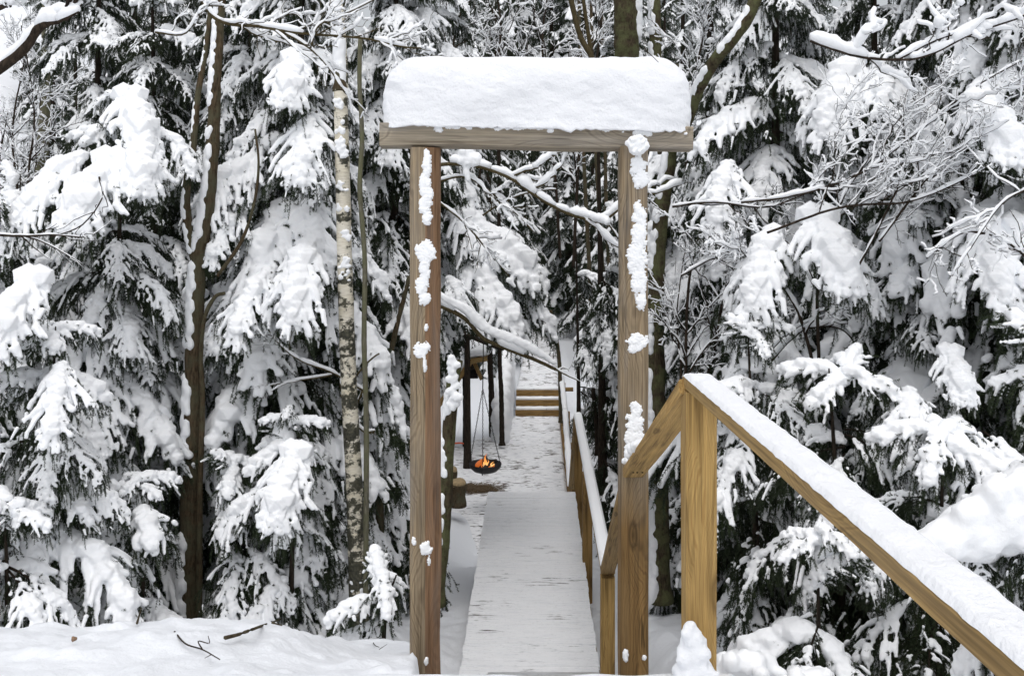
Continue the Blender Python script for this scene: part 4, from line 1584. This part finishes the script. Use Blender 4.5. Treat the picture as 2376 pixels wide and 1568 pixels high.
FC = [far_crown(101, 9.0, 1.7), far_crown(102, 10.5, 1.9), far_crown(103, 8.0, 1.5)]
spots = []
rd = random.Random(5)
for (d0, d1, n_) in ((12.8, 16, 15), (16, 21, 18), (21, 28, 22), (28, 40, 30)):
    for k in range(n_):
        d_ = d0 + (d1 - d0) * rd.random()
        u = -250 + (2876) * (k + rd.random()) / n_
        x_ = (u - CX) / F2 * d_
        if d_ < 25 and -2.6 < x_ < 2.0:
            continue
        if d_ >= 25 and -0.9 < x_ < 2.2 and d_ < 34:
            continue
        if d_ < 27 and 1010 < u < 1440:
            continue
        if -260 < u < 95:
            continue
        spots.append((x_, d_))
for (u, d_) in ((1150, 33), (1215, 36), (1265, 39), (1320, 37), (1375, 34), (1440, 30), (1100, 30), (1185, 42), (1300, 45)):
    spots.append(((u - CX) / F2 * d_, d_))
tall = len(spots)
for k in range(16):
    spots.append(((1080 + 30 * k + rd.uniform(-20, 20) - CX) / F2 * (46 + 14 * (k % 3)), 46 + 14 * (k % 3)))
for i, (x_, d_) in enumerate(spots):
    a, b_, tr = FC[i % 3]
    z_ = gzf(x_, d_)
    t_ = thing("spruce_tree", "snow-dusted spruce far back in the wood, one of many half hidden behind the near trees", "spruce", (x_, d_, z_ - 0.1), "distant spruces", rd.uniform(0, 6))
    s = rd.uniform(0.85, 1.25) * (1.7 if i >= tall else 1.0)
    t_.scale = (s, s, s * rd.uniform(0.95, 1.15))
    obj("trunk", tr, None, t_)
    c_ = obj("crown", a, None, t_)
    obj("snow_load", b_, None, c_)


# ------------------------------------------------------------------ bare trunks
def snow_on_side(name, P, rad, side, cover, seed, voxel=0.012, thick=0.6):
    """snow plastered along one side of a stem"""
    rg = np.random.default_rng(seed)
    Cn, Rd = [], []
    n_ = len(P)
    for k in range(n_):
        g = mnoise.noise(Vector((k * 0.16, seed * 3.1, 0))) + mnoise.noise(Vector((k * 0.45, seed * 1.7, 4))) * 0.5
        if g < 0.55 - cover * 1.1:
            continue
        r_ = rad[k]
        for q in range(5):
            a = side + rg.uniform(-0.75, 0.75)
            off = np.array([math.cos(a), math.sin(a), 0]) * r_ * 0.85
            nx_p = P[min(n_ - 1, k + 1)] if k < n_ - 1 else P[k]
            Cn.append(P[k] + (nx_p - P[k]) * rg.random() + off)
            Rd.append(np.array([1, 1, 1.7]) * r_ * thick * rg.uniform(0.6, 1.0))
    if len(Cn) < 2:
        return None
    return blob(name, Cn, Rd, voxel, 3, 0.010, 0.05, mat=M_SNOW)


def bare_trunk(name, label, stems, mat, cat="tree", snow=None, group=None, sides=14, rough=0.14):
    """stems: list of (list of (u, v, d), diameter bottom px, top px); first one gives the base"""
    base = pt(*stems[0][0][0])
    t_ = thing(name, label, cat, base, group)
    for i, (pts, w0, w1) in enumerate(stems):
        P = np.array([pt(*q) for q in pts]) - base
        n_ = max(24, int(np.linalg.norm(P[-1] - P[0]) * 22))
        dm = pts[0][2]
        Q = spline(P, n_)
        rad = np.linspace(w0, w1, n_) / 2 / (F2 / dm)
        if i == 0:
            rad[:4] *= np.array([1.5, 1.3, 1.15, 1.05])
        V, T3 = tube_vf(Q, rad, sides if w0 > 15 else 8, rough, 11, seed=i + len(label))
        obj("trunk" if i == 0 else "limb", mesh("trunk" if i == 0 else "limb", V, T3, mat), None, t_)
        if snow and w0 >= 18:
            sv = snow_on_side("snow", Q, rad, snow[0], snow[1], i + len(label))
            if sv:
                pieces("snow", sv, t_)
    return t_


bare_trunk("forked_tree", "dark mossy tree forking into two stems, left third of the view", [
    ([(436, 1500, 8.1), (437, 1440, 8.1), (440, 1200, 8.1), (447, 950, 8.1), (452, 760, 8.1), (462, 600, 8.1), (482, 470, 8.1), (494, 330, 8.1), (500, 180, 8.1), (514, -40, 8.1)], 52, 24),
    ([(455, 610, 8.1), (436, 520, 8.1), (432, 440, 8.1), (448, 340, 8.1), (458, 230, 8.1), (478, 110, 8.1), (492, -30, 8.1)], 24, 10),
    ([(462, 1500, 8.0), (464, 1150, 8.0), (470, 930, 8.0), (466, 830, 8.0), (474, 740, 8.0), (498, 690, 8.0), (522, 680, 8.0)], 15, 8),
    ([(505, 640, 7.9), (560, 560, 7.9), (590, 470, 7.9), (600, 380, 7.9), (592, 300, 7.9)], 9, 5)], M_BROWN, snow=(R(215), 0.72))
bt = bare_trunk("birch_tree", "white birch trunk with black blotches left of the gate, broken off above", [
    ([(832, 1500, 7.8), (830, 1390, 7.8), (823, 1150, 7.8), (810, 900, 7.8), (801, 650, 7.8), (795, 400, 7.8), (790, 208, 7.8)], 43, 32)], M_BIRCH, "birch", rough=0.06)
birch_base = np.array(bt.location)
P = np.array([pt(790, 212, 7.8), pt(788, 180, 7.8), pt(780, 150, 7.8)]) - birch_base
obj("broken_top", mesh("broken_top", *tube_vf(spline(P, 10), np.linspace(0.06, 0.012, 10), 10, 0.4, 18), M_BROWN), None, bt)
P = np.array([pt(798, 215, 7.85), pt(797, 120, 7.85), pt(786, -30, 7.85)]) - birch_base
Q = spline(P, 40)
obj("limb", mesh("limb", *tube_vf(Q, np.linspace(0.035, 0.02, 40), 9, 0.15, 12), M_BIRCH), None, bt)
sv = snow_on_side("snow", Q, np.full(40, 0.055), R(215), 0.95, 3, thick=0.95)
pieces("snow", sv, bt)
Cn, Rd = [], []
for (v_, n_) in ((240, 5), (295, 7), (330, 9), (352, 8), (430, 7), (480, 8), (545, 8), (610, 9), (640, 6), (1360, 8)):
    for k in range(n_):
        vv = v_ + random.uniform(-12, 12)
        xx = np.interp(vv, [208, 400, 650, 900, 1150, 1390], [790, 795, 801, 810, 823, 830])
        p = pt(xx + random.uniform(-13, 11), vv, 7.8 - 0.05)
        Cn.append(p - birch_base)
        Rd.append((random.uniform(0.015, 0.035), 0.018, random.uniform(0.012, 0.03)))
pieces("snow", blob("snow", Cn, Rd, 0.008, 1, 0.01, 0.02, mat=M_SNOW), bt)
bare_trunk("grey_sapling", "slim grey-barked sapling close beside the birch on its right", [
    ([(848, 1500, 7.7), (850, 1000, 7.7), (845, 800, 7.7), (846, 600, 7.7), (835, 440, 7.7), (840, 320, 7.7), (834, 190, 7.7), (836, 90, 7.7)], 13, 10)], M_GREYB, "sapling", (R(180), 0.3))
bare_trunk("leaning_sapling", "thin dark sapling leaning up towards the left gate post", [
    ([(884, 1310, 9.3), (880, 1050, 9.3), (893, 900, 9.3), (915, 780, 9.3), (950, 640, 9.3)], 20, 10),
    ([(851, 1000, 8.9), (830, 975, 8.9), (800, 930, 8.9), (785, 880, 8.9)], 9, 5)], M_BROWN, "sapling", (R(190), 0.3))
bare_trunk("dark_trunk", "straight almost black spruce stem left of the birch's foot", [([(771, 1420, 10), (766, 1150, 10), (764, 880, 10)], 24, 20)], M_BARK, "tree", (R(180), 0.2))
bare_trunk("pale_trunk", "pale greenish trunk far up in the left corner", [([(60, 900, 14), (82, 560, 14), (96, 390, 14), (106, 200, 14), (112, -40, 14)], 32, 22)], M_GREYB, "tree", (R(190), 0.3))
bare_trunk("thin_far_trunk", "thin dark trunk behind the snow-bowed young spruce", [([(388, 700, 14), (384, 300, 14), (380, 120, 14), (378, -30, 14)], 22, 16)], M_BROWN, "tree", (R(190), 0.4))
mt = bare_trunk("mossy_trunk", "mossy brown trunk right behind the right gate post, its left side plastered with snow", [
    ([(1532, 1392, 9), (1530, 1150, 9), (1524, 900, 9), (1522, 700, 9), (1532, 520, 9), (1552, 380, 9), (1560, 300, 9), (1562, 150, 9)], 46, 26),
    ([(1556, 345, 9), (1590, 290, 8.6), (1622, 205, 8.3), (1660, 140, 8.1), (1705, 85, 8.0), (1735, 40, 8.0), (1765, -30, 8.0)], 26, 26)], M_MOSS, "tree", (R(185), 0.75))
bare_trunk("thick_mossy_trunk", "thick green mossy trunk rising above the snow cushion on the gate", [([(1478, 900, 12), (1470, 500, 12), (1456, 200, 12), (1452, -40, 12)], 64, 56)], M_MOSS, "tree", (R(30), 0.45))
bare_trunk("slender_mossy_trunk", "slender mossy trunk beside the thick one above the snow cushion", [([(1528, 700, 12.3), (1524, 300, 12.3), (1521, 100, 12.3), (1518, -40, 12.3)], 30, 26)], M_MOSS, "tree", (R(200), 0.6))
bare_trunk("slanting_stem", "yellow-brown stem slanting down behind the top of the gate's snow cushion", [([(1420, 330, 11), (1378, 150, 11), (1345, 80, 11), (1318, -30, 11)], 15, 12), ([(1400, 300, 11.2), (1362, 60, 11.2), (1350, -30, 11.2)], 11, 8)], M_TWIG2, "tree", (R(20), 0.8))
bare_trunk("leaning_mossy_trunk", "short leaning mossy trunk just inside the left gate post", [
    ([(1008, 1400, 6.6), (1022, 1300, 6.6), (1034, 1150, 6.6), (1041, 1000, 6.6), (1052, 880, 6.6), (1060, 835, 6.6)], 36, 28)], M_MOSS, "tree", (R(215), 0.62))
Cn = [pt(1050 + random.gauss(0, 6), random.uniform(822, 950), 6.52) for k in range(46)] + [pt(1060 + random.gauss(0, 5), random.uniform(910, 930), 6.5) for k in range(6)]
tag(obj("snow_clump", blob("snow_clump", Cn, [random.uniform(0.016, 0.028) for k in Cn], 0.008, 2, 0.014, 0.03, mat=M_SNOW)), "upright clump of snow capping the short leaning mossy trunk", "snow clump")
for (u, v0, v1, d_, w_, lab) in ((1140, 1022, 780, 23.2, 15, "middle dark trunk behind the hanging fire bowl"), (1163, 1032, 790, 22.1, 12, "thin dark trunk nearest the snow wall by the far steps")):
    bare_trunk("dark_trunk", lab, [([(u + 2, v0, d_), (u, (v0 + v1) / 2, d_), (u - 4, v1, d_), (u - 6, v1 - 500, d_)], w_, w_ * 0.7)], M_BARK, "tree", (R(0), 0.3))
bare_trunk("dark_trunk", "short dark stem under the spruce right of the path", [([(1386, 1055, 14.2), (1384, 990, 14.2), (1376, 900, 14.2)], 11, 9)], M_BARK, "tree")
bare_trunk("bent_stem", "thin brown stem beside the upper path with snow on its right side", [([(1302, 980, 24), (1300, 900, 24), (1297, 830, 24), (1288, 770, 24), (1278, 720, 24)], 10, 8)], M_BROWN, "tree", (R(0), 0.6))
for (u0, u1, d_, lab) in ((1362, 1350, 26, "left one of three slim snow-lined stems under the gate beam"), (1392, 1378, 24, "middle one of three slim snow-lined stems under the gate beam"), (1408, 1402, 27, "right one of three slim snow-lined stems under the gate beam")):
    bare_trunk("slim_stem", lab, [([(u0 + 10, 700, d_), (u0, 520, d_), ((u0 + u1) / 2, 400, d_), (u1, 250, d_), (u1 - 8, -40, d_)], 10, 7)], M_BROWN, "tree", (R(10), 0.75))


# ------------------------------------------------------------------ bare branches with snow on top
def twig_system(rg, P, r0, r1, levels, n_side, wood, snowb, snow_r, droop=0.0, spread=0.9, up=0.15):
    """a limb along P with side twigs; ridges of snow lie on every piece that is not too steep"""
    n_ = len(P)
    rad = np.linspace(r0, r1, n_)
    wood.tube(P, rad, 6 if r0 > 0.008 else 4)
    T = np.gradient(P, axis=0)
    T /= np.linalg.norm(T, axis=1)[:, None]
    i = 0
    while i < n_ - 2:
        j = min(n_ - 1, i + int(rg.integers(3, 12)))
        steep = abs(T[i:j, 2]).mean()
        if j - i >= 2 and steep < 0.9 and rg.random() < 0.8:
            Q = P[i:j + 1].copy()
            k = np.linspace(0, 1, len(Q))
            sr = (snow_r * 0.72 * rg.uniform(0.45, 1.3) * (1 - 0.5 * steep) + rad[i:j + 1] * 0.5)
            rr = sr * (0.35 + 0.65 * np.sin(np.pi * np.clip(k, 0.03, 0.97)) ** 0.5)
            rr *= np.array([1 + 0.45 * mnoise.noise(Vector(q * 10)) + 0.4 * mnoise.noise(Vector(q * 31)) for q in Q])
            Q[:, 2] += rad[i:j + 1] * 0.55 + rr * 1.0
            snowb.tube(Q, rr, 7, flat=1.15)
        i = j
    if levels <= 0:
        return
    Ln = np.linalg.norm(np.diff(P, axis=0), axis=1).sum()
    for k in range(n_side):
        s = rg.uniform(0.15, 0.97)
        a = int(s * (n_ - 1))
        dr = T[a]
        lat = np.cross(dr, rg.normal(size=3))
        lat /= np.linalg.norm(lat) + 1e-9
        dv = dr * rg.uniform(0.5, 1.0) + lat * spread * rg.uniform(0.5, 1.1) + np.array([0, 0, up])
        dv /= np.linalg.norm(dv)
        l_ = Ln * rg.uniform(0.22, 0.48) * (1.1 - 0.5 * s)
        m_ = max(6, int(l_ / 0.035))
        q = np.linspace(0, 1, m_)[:, None]
        bend = rg.normal(0, 0.18, 3)
        wob = np.cumsum(rg.normal(0, 0.010, (m_, 3)), 0) * np.minimum(1, q * 3)
        Q = P[a] + dv * q * l_ + bend * l_ * q ** 2 + np.array([0, 0, -droop]) * l_ * q ** 2 + wob
        twig_system(rg, Q, rad[a] * 0.62, max(0.0014, rad[a] * 0.22), levels - 1, max(2, int(n_side * 0.6)), wood, snowb, snow_r * 0.86, droop, spread, up)


def snowy_branch(name, label, cat, limbs, mat, group=None, seed=1, base=None):
    """limbs: (pts (u,v,d), w0 px, w1 px, levels, n_side, snow radius m)"""
    rg = np.random.default_rng(seed)
    b0 = pt(*limbs[0][0][0]) if base is None else base
    t_ = thing(name, label, cat, b0, group)
    for (pts, w0, w1, lev, ns, sr) in limbs:
        P = np.array([pt(*q) for q in pts]) - b0
        n_ = max(10, int(np.linalg.norm(np.diff(P, axis=0), axis=1).sum() / 0.035))
        Q = spline(P, n_)
        Q[1:-1] += np.cumsum(rg.normal(0, 0.0015, (n_ - 2, 3)), 0) * 0.7
        sc = F2 / pts[0][2]
        wood, sn = MB(), MB()
        twig_system(rg, Q, w0 / 2 / sc, w1 / 2 / sc, lev, ns, wood, sn, sr)
        o = obj("limb", wood.mesh("limb", mat), None, t_)
        obj("snow", sn.mesh("snow", M_SNOW), None, o)["kind"] = "stuff"
    return t_


snowy_branch("overhanging_branch", "dark thick branch curving into the top left corner with heavy snow", "branch", [
    ([(-40, 185, 4.6), (20, 145, 4.6), (62, 108, 4.6), (85, 72, 4.6), (120, 48, 4.6), (165, 28, 4.6), (192, -15, 4.6)], 26, 20, 1, 5, 0.05),
    ([(-30, 30, 4.4), (20, 8, 4.4), (50, -20, 4.4)], 16, 10, 1, 3, 0.03)], M_TWIG, seed=2)
snowy_branch("overhanging_branch", "long bare branch arching across the top, from the forked trunk to above the birch", "branch", [
    ([(455, -30, 6.6), (490, 35, 6.6), (540, 58, 6.6), (600, 62, 6.6), (660, 78, 6.6), (720, 112, 6.6), (770, 165, 6.6), (800, 215, 6.6)], 10, 4, 2, 9, 0.018),
    ([(600, 62, 6.6), (690, 76, 6.6), (790, 84, 6.6), (870, 92, 6.6), (930, 105, 6.6), (985, 108, 6.6)], 7, 4, 2, 9, 0.020),
    ([(720, 112, 6.5), (740, 60, 6.5), (820, 25, 6.5), (900, -15, 6.5)], 6, 3, 2, 8, 0.014),
    ([(360, 75, 6.4), (430, 78, 6.4), (470, 20, 6.4), (520, 15, 6.4)], 5, 3, 2, 6, 0.014)], M_TWIG2, seed=3)
snowy_branch("overhanging_branch", "thin bare branch reaching in from the left edge at mid height", "branch", [
    ([(-30, 545, 5.4), (60, 548, 5.4), (130, 545, 5.4), (200, 550, 5.4)], 7, 3, 1, 5, 0.0025),
    ([(60, 548, 5.4), (120, 570, 5.4), (190, 612, 5.4)], 5, 2, 1, 4, 0.002),
    ([(230, 410, 5.6), (235, 460, 5.6), (190, 520, 5.6), (120, 550, 5.6)], 5, 3, 1, 4, 0.003)], M_TWIG, seed=4)
snowy_branch("arching_branch", "snow-loaded branch arching across the upper gate opening", "branch", [
    ([(985, 392, 8.2), (1040, 380, 8.2), (1110, 385, 8.2), (1180, 408, 8.2), (1240, 448, 8.2), (1300, 482, 8.2), (1350, 500, 8.2), (1402, 505, 8.2), (1450, 470, 8.2), (1500, 440, 8.4)], 10, 9, 1, 8, 0.052),
    ([(985, 440, 8.3), (1030, 418, 8.3), (1080, 412, 8.3), (1130, 440, 8.3), (1190, 490, 8.3), (1240, 540, 8.3)], 7, 3, 2, 8, 0.024),
    ([(1020, 470, 8.4), (1080, 520, 8.4), (1130, 580, 8.4), (1180, 640, 8.4)], 6, 3, 2, 8, 0.016),
    ([(1120, 500, 8.4), (1160, 475, 8.4), (1220, 450, 8.4), (1290, 440, 8.4)], 5, 3, 2, 5, 0.015),
    ([(1400, 505, 8.3), (1440, 560, 8.3), (1470, 620, 8.3)], 5, 3, 1, 4, 0.014)], M_TWIG2, seed=5)
snowy_branch("arching_branch", "snow-covered branch sloping down to the path inside the gate", "branch", [
    ([(1000, 700, 9.2), (1050, 722, 9.2), (1085, 745, 9.2), (1120, 785, 9.2), (1180, 812, 9.2), (1235, 832, 9.2), (1290, 856, 9.2)], 12, 8, 0, 0, 0.085),
    ([(1280, 850, 9.2), (1310, 868, 9.2), (1345, 885, 9.2)], 5, 2, 1, 3, 0.006)], M_TWIG2, seed=6)
Cn, Rd = [], []
# cushion that sits on the arching branch under the beam
for k in range(26):
    p = pt(1087 + random.uniform(-20, 20), 362 + random.uniform(-12, 16), 8.2)
    Cn.append(p)
    Rd.append(random.uniform(0.03, 0.055))
for k in range(10):
    Cn.append(pt(1084 + random.uniform(-5, 5), 385 + k * 3.5, 8.2))
    Rd.append(0.028)
tag(obj("snow_clump", blob("snow_clump", Cn, Rd, 0.012, 3, 0.015, 0.05, mat=M_SNOW)), "ball of snow perched on the arching branch just under the beam's left end", "snow clump")
snowy_branch("birch_branch", "bare forked twigs hanging before the birch's middle", "branch", [
    ([(842, 905, 8.0), (820, 945, 8.0), (795, 900, 8.0), (790, 880, 8.0)], 6, 4, 0, 0, 0.012),
    ([(800, 905, 8.0), (845, 850, 8.0), (880, 820, 8.0)], 6, 4, 1, 3, 0.014),
    ([(842, 905, 8.0), (770, 862, 8.0), (700, 835, 8.0), (650, 800, 8.0), (620, 760, 8.0)], 6, 3, 1, 6, 0.018),
    ([(770, 870, 8.0), (700, 880, 8.0), (640, 890, 8.0), (590, 900, 8.0)], 5, 2, 1, 4, 0.012),
    ([(792, 915, 8.0), (815, 965, 8.0), (845, 1000, 8.0), (870, 1000, 8.0)], 8, 5, 1, 3, 0.014)], M_TWIG2, seed=7)

# thicket of snowy twigs right of the gate
TH = [
    ("bare shrub with snow-lined twigs right beside the mossy trunk", [([(1600, 1060, 8.2), (1590, 850, 8.2), (1600, 650, 8.2), (1640, 480, 8.2)], 10, 4, 3, 9, 0.016), ([(1610, 1000, 8.1), (1660, 800, 8.1), (1690, 650, 8.1), (1780, 540, 8.1)], 9, 4, 3, 8, 0.016)], 21),
    ("bare shrub whose long twigs fan out over the broad spruce", [([(1900, 900, 6.9), (1850, 720, 6.9), (1760, 620, 6.9), (1640, 560, 6.9)], 9, 4, 3, 9, 0.018), ([(1900, 900, 6.9), (1900, 650, 6.9), (1960, 450, 6.9), (2060, 330, 6.9)], 9, 4, 3, 9, 0.020)], 22),
    ("thick fan of snowy twigs rising to the upper right corner", [([(1720, 470, 6.2), (1860, 450, 6.2), (2000, 400, 6.2), (2120, 310, 6.2), (2260, 200, 6.2), (2400, 120, 6.2)], 6, 4, 3, 13, 0.014), ([(1780, 540, 6.1), (1950, 480, 6.1), (2120, 460, 6.1), (2300, 380, 6.1), (2420, 300, 6.1)], 6, 3, 3, 12, 0.013)], 23),
    ("dark bare branch with deep snow crossing the top right corner", [([(1880, 95, 5.6), (1980, 130, 5.6), (2080, 140, 5.6), (2160, 125, 5.6), (2260, 75, 5.6), (2420, 20, 5.6)], 7, 6, 2, 8, 0.045), ([(2080, 140, 5.6), (2180, 90, 5.6), (2300, 60, 5.6)], 6, 3, 2, 6, 0.03)], 24),
    ("bare twigs with snow hanging at the right edge, middle height", [([(2430, 640, 5.6), (2330, 560, 5.6), (2240, 540, 5.6), (2150, 600, 5.6)], 7, 3, 2, 8, 0.016), ([(2430, 420, 5.4), (2330, 470, 5.4), (2250, 580, 5.4), (2210, 640, 5.4)], 6, 3, 2, 8, 0.014)], 25),
    ("crooked snow-lined branch in front of the dark spruce, right of the rail's peak", [([(1640, 900, 7.2), (1760, 860, 7.2), (1830, 790, 7.2), (1880, 760, 7.2), (1960, 770, 7.2), (2010, 860, 7.2)], 8, 4, 1, 6, 0.026), ([(1700, 760, 7.3), (1720, 880, 7.3), (1740, 960, 7.3)], 6, 3, 1, 4, 0.024)], 26),
    ("fine snowy twigs sprawling in front of the broad spruce's middle", [([(1560, 480, 7.4), (1660, 470, 7.4), (1780, 480, 7.4), (1900, 440, 7.4), (2020, 420, 7.4)], 6, 2, 3, 10, 0.010), ([(1580, 640, 7.5), (1660, 600, 7.5), (1720, 640, 7.5), (1800, 690, 7.5)], 5, 2, 3, 8, 0.010)], 31),
    ("spray of thin dark twigs with white edges left of the rounded snow slab", [([(1990, 620, 6.4), (2060, 480, 6.4), (2110, 360, 6.4), (2150, 200, 6.4)], 6, 2, 3, 10, 0.010), ([(2040, 560, 6.3), (2140, 430, 6.3), (2240, 330, 6.3), (2340, 260, 6.3)], 6, 2, 3, 10, 0.012)], 32),
    ("low tangle of snowy twigs around the handrail's peak", [([(1580, 900, 8.0), (1640, 800, 8.0), (1720, 740, 8.0), (1820, 690, 8.0)], 6, 2, 3, 9, 0.010), ([(1570, 1000, 8.2), (1580, 860, 8.2), (1570, 720, 8.2), (1590, 560, 8.2)], 6, 2, 3, 9, 0.010)], 33),
    ("brown broken stem standing in the dark gap on the right", [([(2125, 445, 7.0), (2110, 520, 7.0), (2085, 600, 7.0), (2050, 700, 7.0), (2020, 740, 7.0)], 12, 7, 1, 3, 0.02)], 27),
]
for lab, limbs, sd_ in (("bare frosted sapling against the white gap in the upper left corner", [([(30, 620, 13), (40, 450, 13), (30, 300, 13), (60, 120, 13)], 8, 3, 3, 14, 0.016), ([(0, 620, 13.2), (-5, 420, 13.2), (20, 260, 13.2)], 7, 3, 3, 12, 0.016)], 41),
                        ("frosted bare sapling rising behind the left half of the gate's snow cushion", [([(1040, 560, 14), (1060, 300, 14), (1050, 120, 14), (1090, -40, 14)], 8, 4, 3, 14, 0.022), ([(1100, 520, 14.5), (1130, 260, 14.5), (1160, 90, 14.5), (1150, -40, 14.5)], 7, 4, 3, 12, 0.020)], 43),
                        ("frosted bare sapling left of the thick mossy trunk above the gate", [([(1330, 620, 15), (1350, 300, 15), (1390, 110, 15), (1400, -40, 15)], 8, 4, 3, 14, 0.022), ([(1300, 600, 16), (1280, 300, 16), (1260, 100, 16), (1275, -40, 16)], 7, 4, 3, 12, 0.020)], 44),
                        ("frosted bare sapling between the slender mossy trunk and the leaning mossy limb", [([(1590, 420, 10), (1600, 250, 10), (1625, 110, 10), (1650, -40, 10)], 7, 4, 3, 14, 0.018)], 45),
                        ("thin frosted sapling just left of the pale trunk", [([(75, 600, 12.5), (66, 420, 12.5), (80, 260, 12.5), (50, 60, 12.5)], 7, 3, 3, 14, 0.014)], 42)):
    snowy_branch("bare_sapling", lab, "sapling", limbs, M_TWIG, None, sd_)
for lab, limbs, sd_ in TH:
    snowy_branch("bare_shrub", lab, "shrub", limbs, M_TWIG, "bare snowy shrubs right of the gate", sd_)


# snowy white branch hanging in the lower right
def snow_sausage(name, label, pts, w0, w1, d_, cat="snow-covered branch", seed=1):
    rg = np.random.default_rng(seed)
    P = spline([pt(u, v_, d_) for u, v_ in pts], 60)
    b0 = P[0].copy()
    rr = np.linspace(w0, w1, 60) / 2 / (F2 / d_) * np.array([1 + 0.3 * mnoise.noise(Vector(q * 9)) for q in P])
    t_ = thing(name, label, cat, b0)
    wood = MB()
    wood.tube(P - b0 - np.array([0, -0.01, 0.01]), rr * 0.35, 6)
    o = obj("limb", wood.mesh("limb", M_TWIG), None, t_)
    obj("snow", blob("snow", P - b0, rr, 0.01, 2, 0.015, 0.03, mat=M_SNOW), None, o)
    return t_


snow_sausage("snowy_branch", "thick white snow-coated branch hanging down in front of the dark spruce, lower right", [(2150, 1010), (2140, 1060), (2150, 1110), (2178, 1160), (2200, 1225)], 34, 30, 5.6)
snow_sausage("snowy_branch", "small white arched branch low on the right, above the handrail", [(2075, 1150), (2095, 1110), (2130, 1100), (2150, 1115)], 26, 14, 5.9, seed=3)

P = spline([pt(u, v_, 9.2) for u, v_ in ((1010, 692), (1050, 712), (1085, 733), (1120, 770), (1180, 798), (1235, 820), (1285, 848))], 70)
rr = np.array([0.042 + 0.022 * math.sin(math.pi * k / 69) + 0.012 * mnoise.noise(Vector(P[k] * 7)) for k in range(70)])
tag(obj("snow_ridge", blob("snow_ridge", P + rr[:, None] * np.array([0, 0, 0.9]), np.stack([rr, rr, rr * 0.85], 1), 0.011, 2, 0.02, 0.04, mat=M_SNOW)), "long ridge of snow on the branch sloping down to the path inside the gate", "snow ridge")

# big cushion of snow leaning in at the right edge
Cn, Rd = [], []
for k in range(420):
    s = random.random()
    u = 2120 + 330 * s
    top = np.interp(u, [2120, 2200, 2260, 2310, 2376, 2450], [1262, 1200, 1150, 1105, 1085, 1080])
    bot = np.interp(u, [2120, 2200, 2260, 2320, 2450], [1276, 1282, 1290, 1270, 1300])
    v_ = random.uniform(top + 22, max(top + 24, bot - 10))
    p = pt(u, v_, 3.55 + random.uniform(-0.08, 0.12))
    r_ = 0.045 + 0.02 * random.random()
    Cn.append(p)
    Rd.append(r_)
tag(obj("snow_clump", blob("snow_clump", Cn, Rd, 0.011, 4, 0.02, 0.08, mat=M_SNOW)), "big smooth cushion of snow on the branch at the right edge above the handrail", "snow clump")

# hummocks in the bottom right
for (u, v_, d_, w_, lab, sd_) in ((1730, 1530, 4.6, 75, "rounded snow hummock right of the near post's foot", 1), (1870, 1560, 4.3, 60, "snow hummock at the bottom edge under the handrail", 2), (1960, 1065, 7.4, 34, "round snow cap peeping over the handrail's upper edge", 3)):
    rg = np.random.default_rng(sd_)
    Cn, Rd = [], []
    for k in range(50):
        p = pt(u + rg.normal(0, w_ * 0.4), v_ + abs(rg.normal(0, w_ * 0.45)), d_ + rg.normal(0, 0.08))
        Cn.append(p)
        Rd.append(w_ / (F2 / d_) * rg.uniform(0.25, 0.42))
    tag(obj("snow_hummock", blob("snow_hummock", Cn, Rd, 0.014, 4, 0.03, 0.08, mat=M_SNOW)), lab, "snow hummock")


# ------------------------------------------------------------------ litter on the near snow
def on_ground(u, v_):
    for d_ in np.linspace(3.35, 9, 400):
        p = pt(u, v_, d_)
        if p[2] <= gzf(p[0], d_) + 0.02:
            return p + np.array([0, 0, 0.01])
    return pt(u, v_, 5)


def litter(name, label, cat, lines, mat):
    mb = MB()
    b0 = on_ground(*lines[0][0][0])
    for (pts, r_) in lines:
        P = np.array([on_ground(u, v_) + np.array([0, 0, h_]) for (u, v_, h_) in [(q[0], q[1], q[2] if len(q) > 2 else 0.0) for q in pts]]) - b0
        n_ = 14
        mb.tube(spline(P, n_), np.linspace(r_, r_ * 0.5, n_), 5)
    tag(obj(name, mb.mesh(name, mat), None, None, b0), label, cat)


def fix(lines):
    return lines


litter("fallen_stick", "long brown stick lying on the snow between the forked trunk and the birch", "stick", [([(522, 1484), (560, 1474), (610, 1455), (664, 1434)], 0.009), ([(630, 1448), (655, 1455)], 0.005)], M_BROWN)
litter("fallen_twig", "bare forked twig lying on the foreground snow bank", "twig", [([(405, 1470), (430, 1498), (470, 1512), (510, 1535)], 0.004), ([(470, 1512), (460, 1492), (485, 1497), (483, 1480)], 0.003), ([(490, 1524), (475, 1532)], 0.002)], M_TWIG)
litter("fallen_twig", "short dark twig stuck in the snow right of the gate's near post foot", "twig", [([(1655, 1510), (1662, 1540), (1668, 1562)], 0.004)], M_TWIG)
litter("fallen_twig", "tiny bent twig in the snow near the left gate post", "twig", [([(862, 1480), (868, 1498), (880, 1505)], 0.003), ([(880, 1510), (898, 1498)], 0.002)], M_TWIG)
P = spline([pt(1497, 112, 5.0), pt(1505, 122, 4.97), pt(1516, 132, 4.955), pt(1530, 146, 4.945)], 12) + np.array([0, 0.03, 0.006])
mb = MB()
mb.tube(P - P[0], np.linspace(0.003, 0.0015, 12), 5)
tag(obj("fallen_twig", mb.mesh("fallen_twig", M_TWIG), None, None, P[0]), "tiny dark twig on the upper right shoulder of the gate's snow cushion", "twig")
litter("fallen_leaf", "single reddish dry leaf on the snow in the lower left", "leaf", [([(168, 1487), (178, 1486)], 0.012)], M_ORANGE)
litter("fallen_stick", "brown stem poking out of the snow under the open spruce sapling", "stick", [([(318, 1450), (322, 1430), (328, 1410)], 0.006)], M_BROWN)
print("boughs", NB[0], "objects", len(bpy.data.objects))
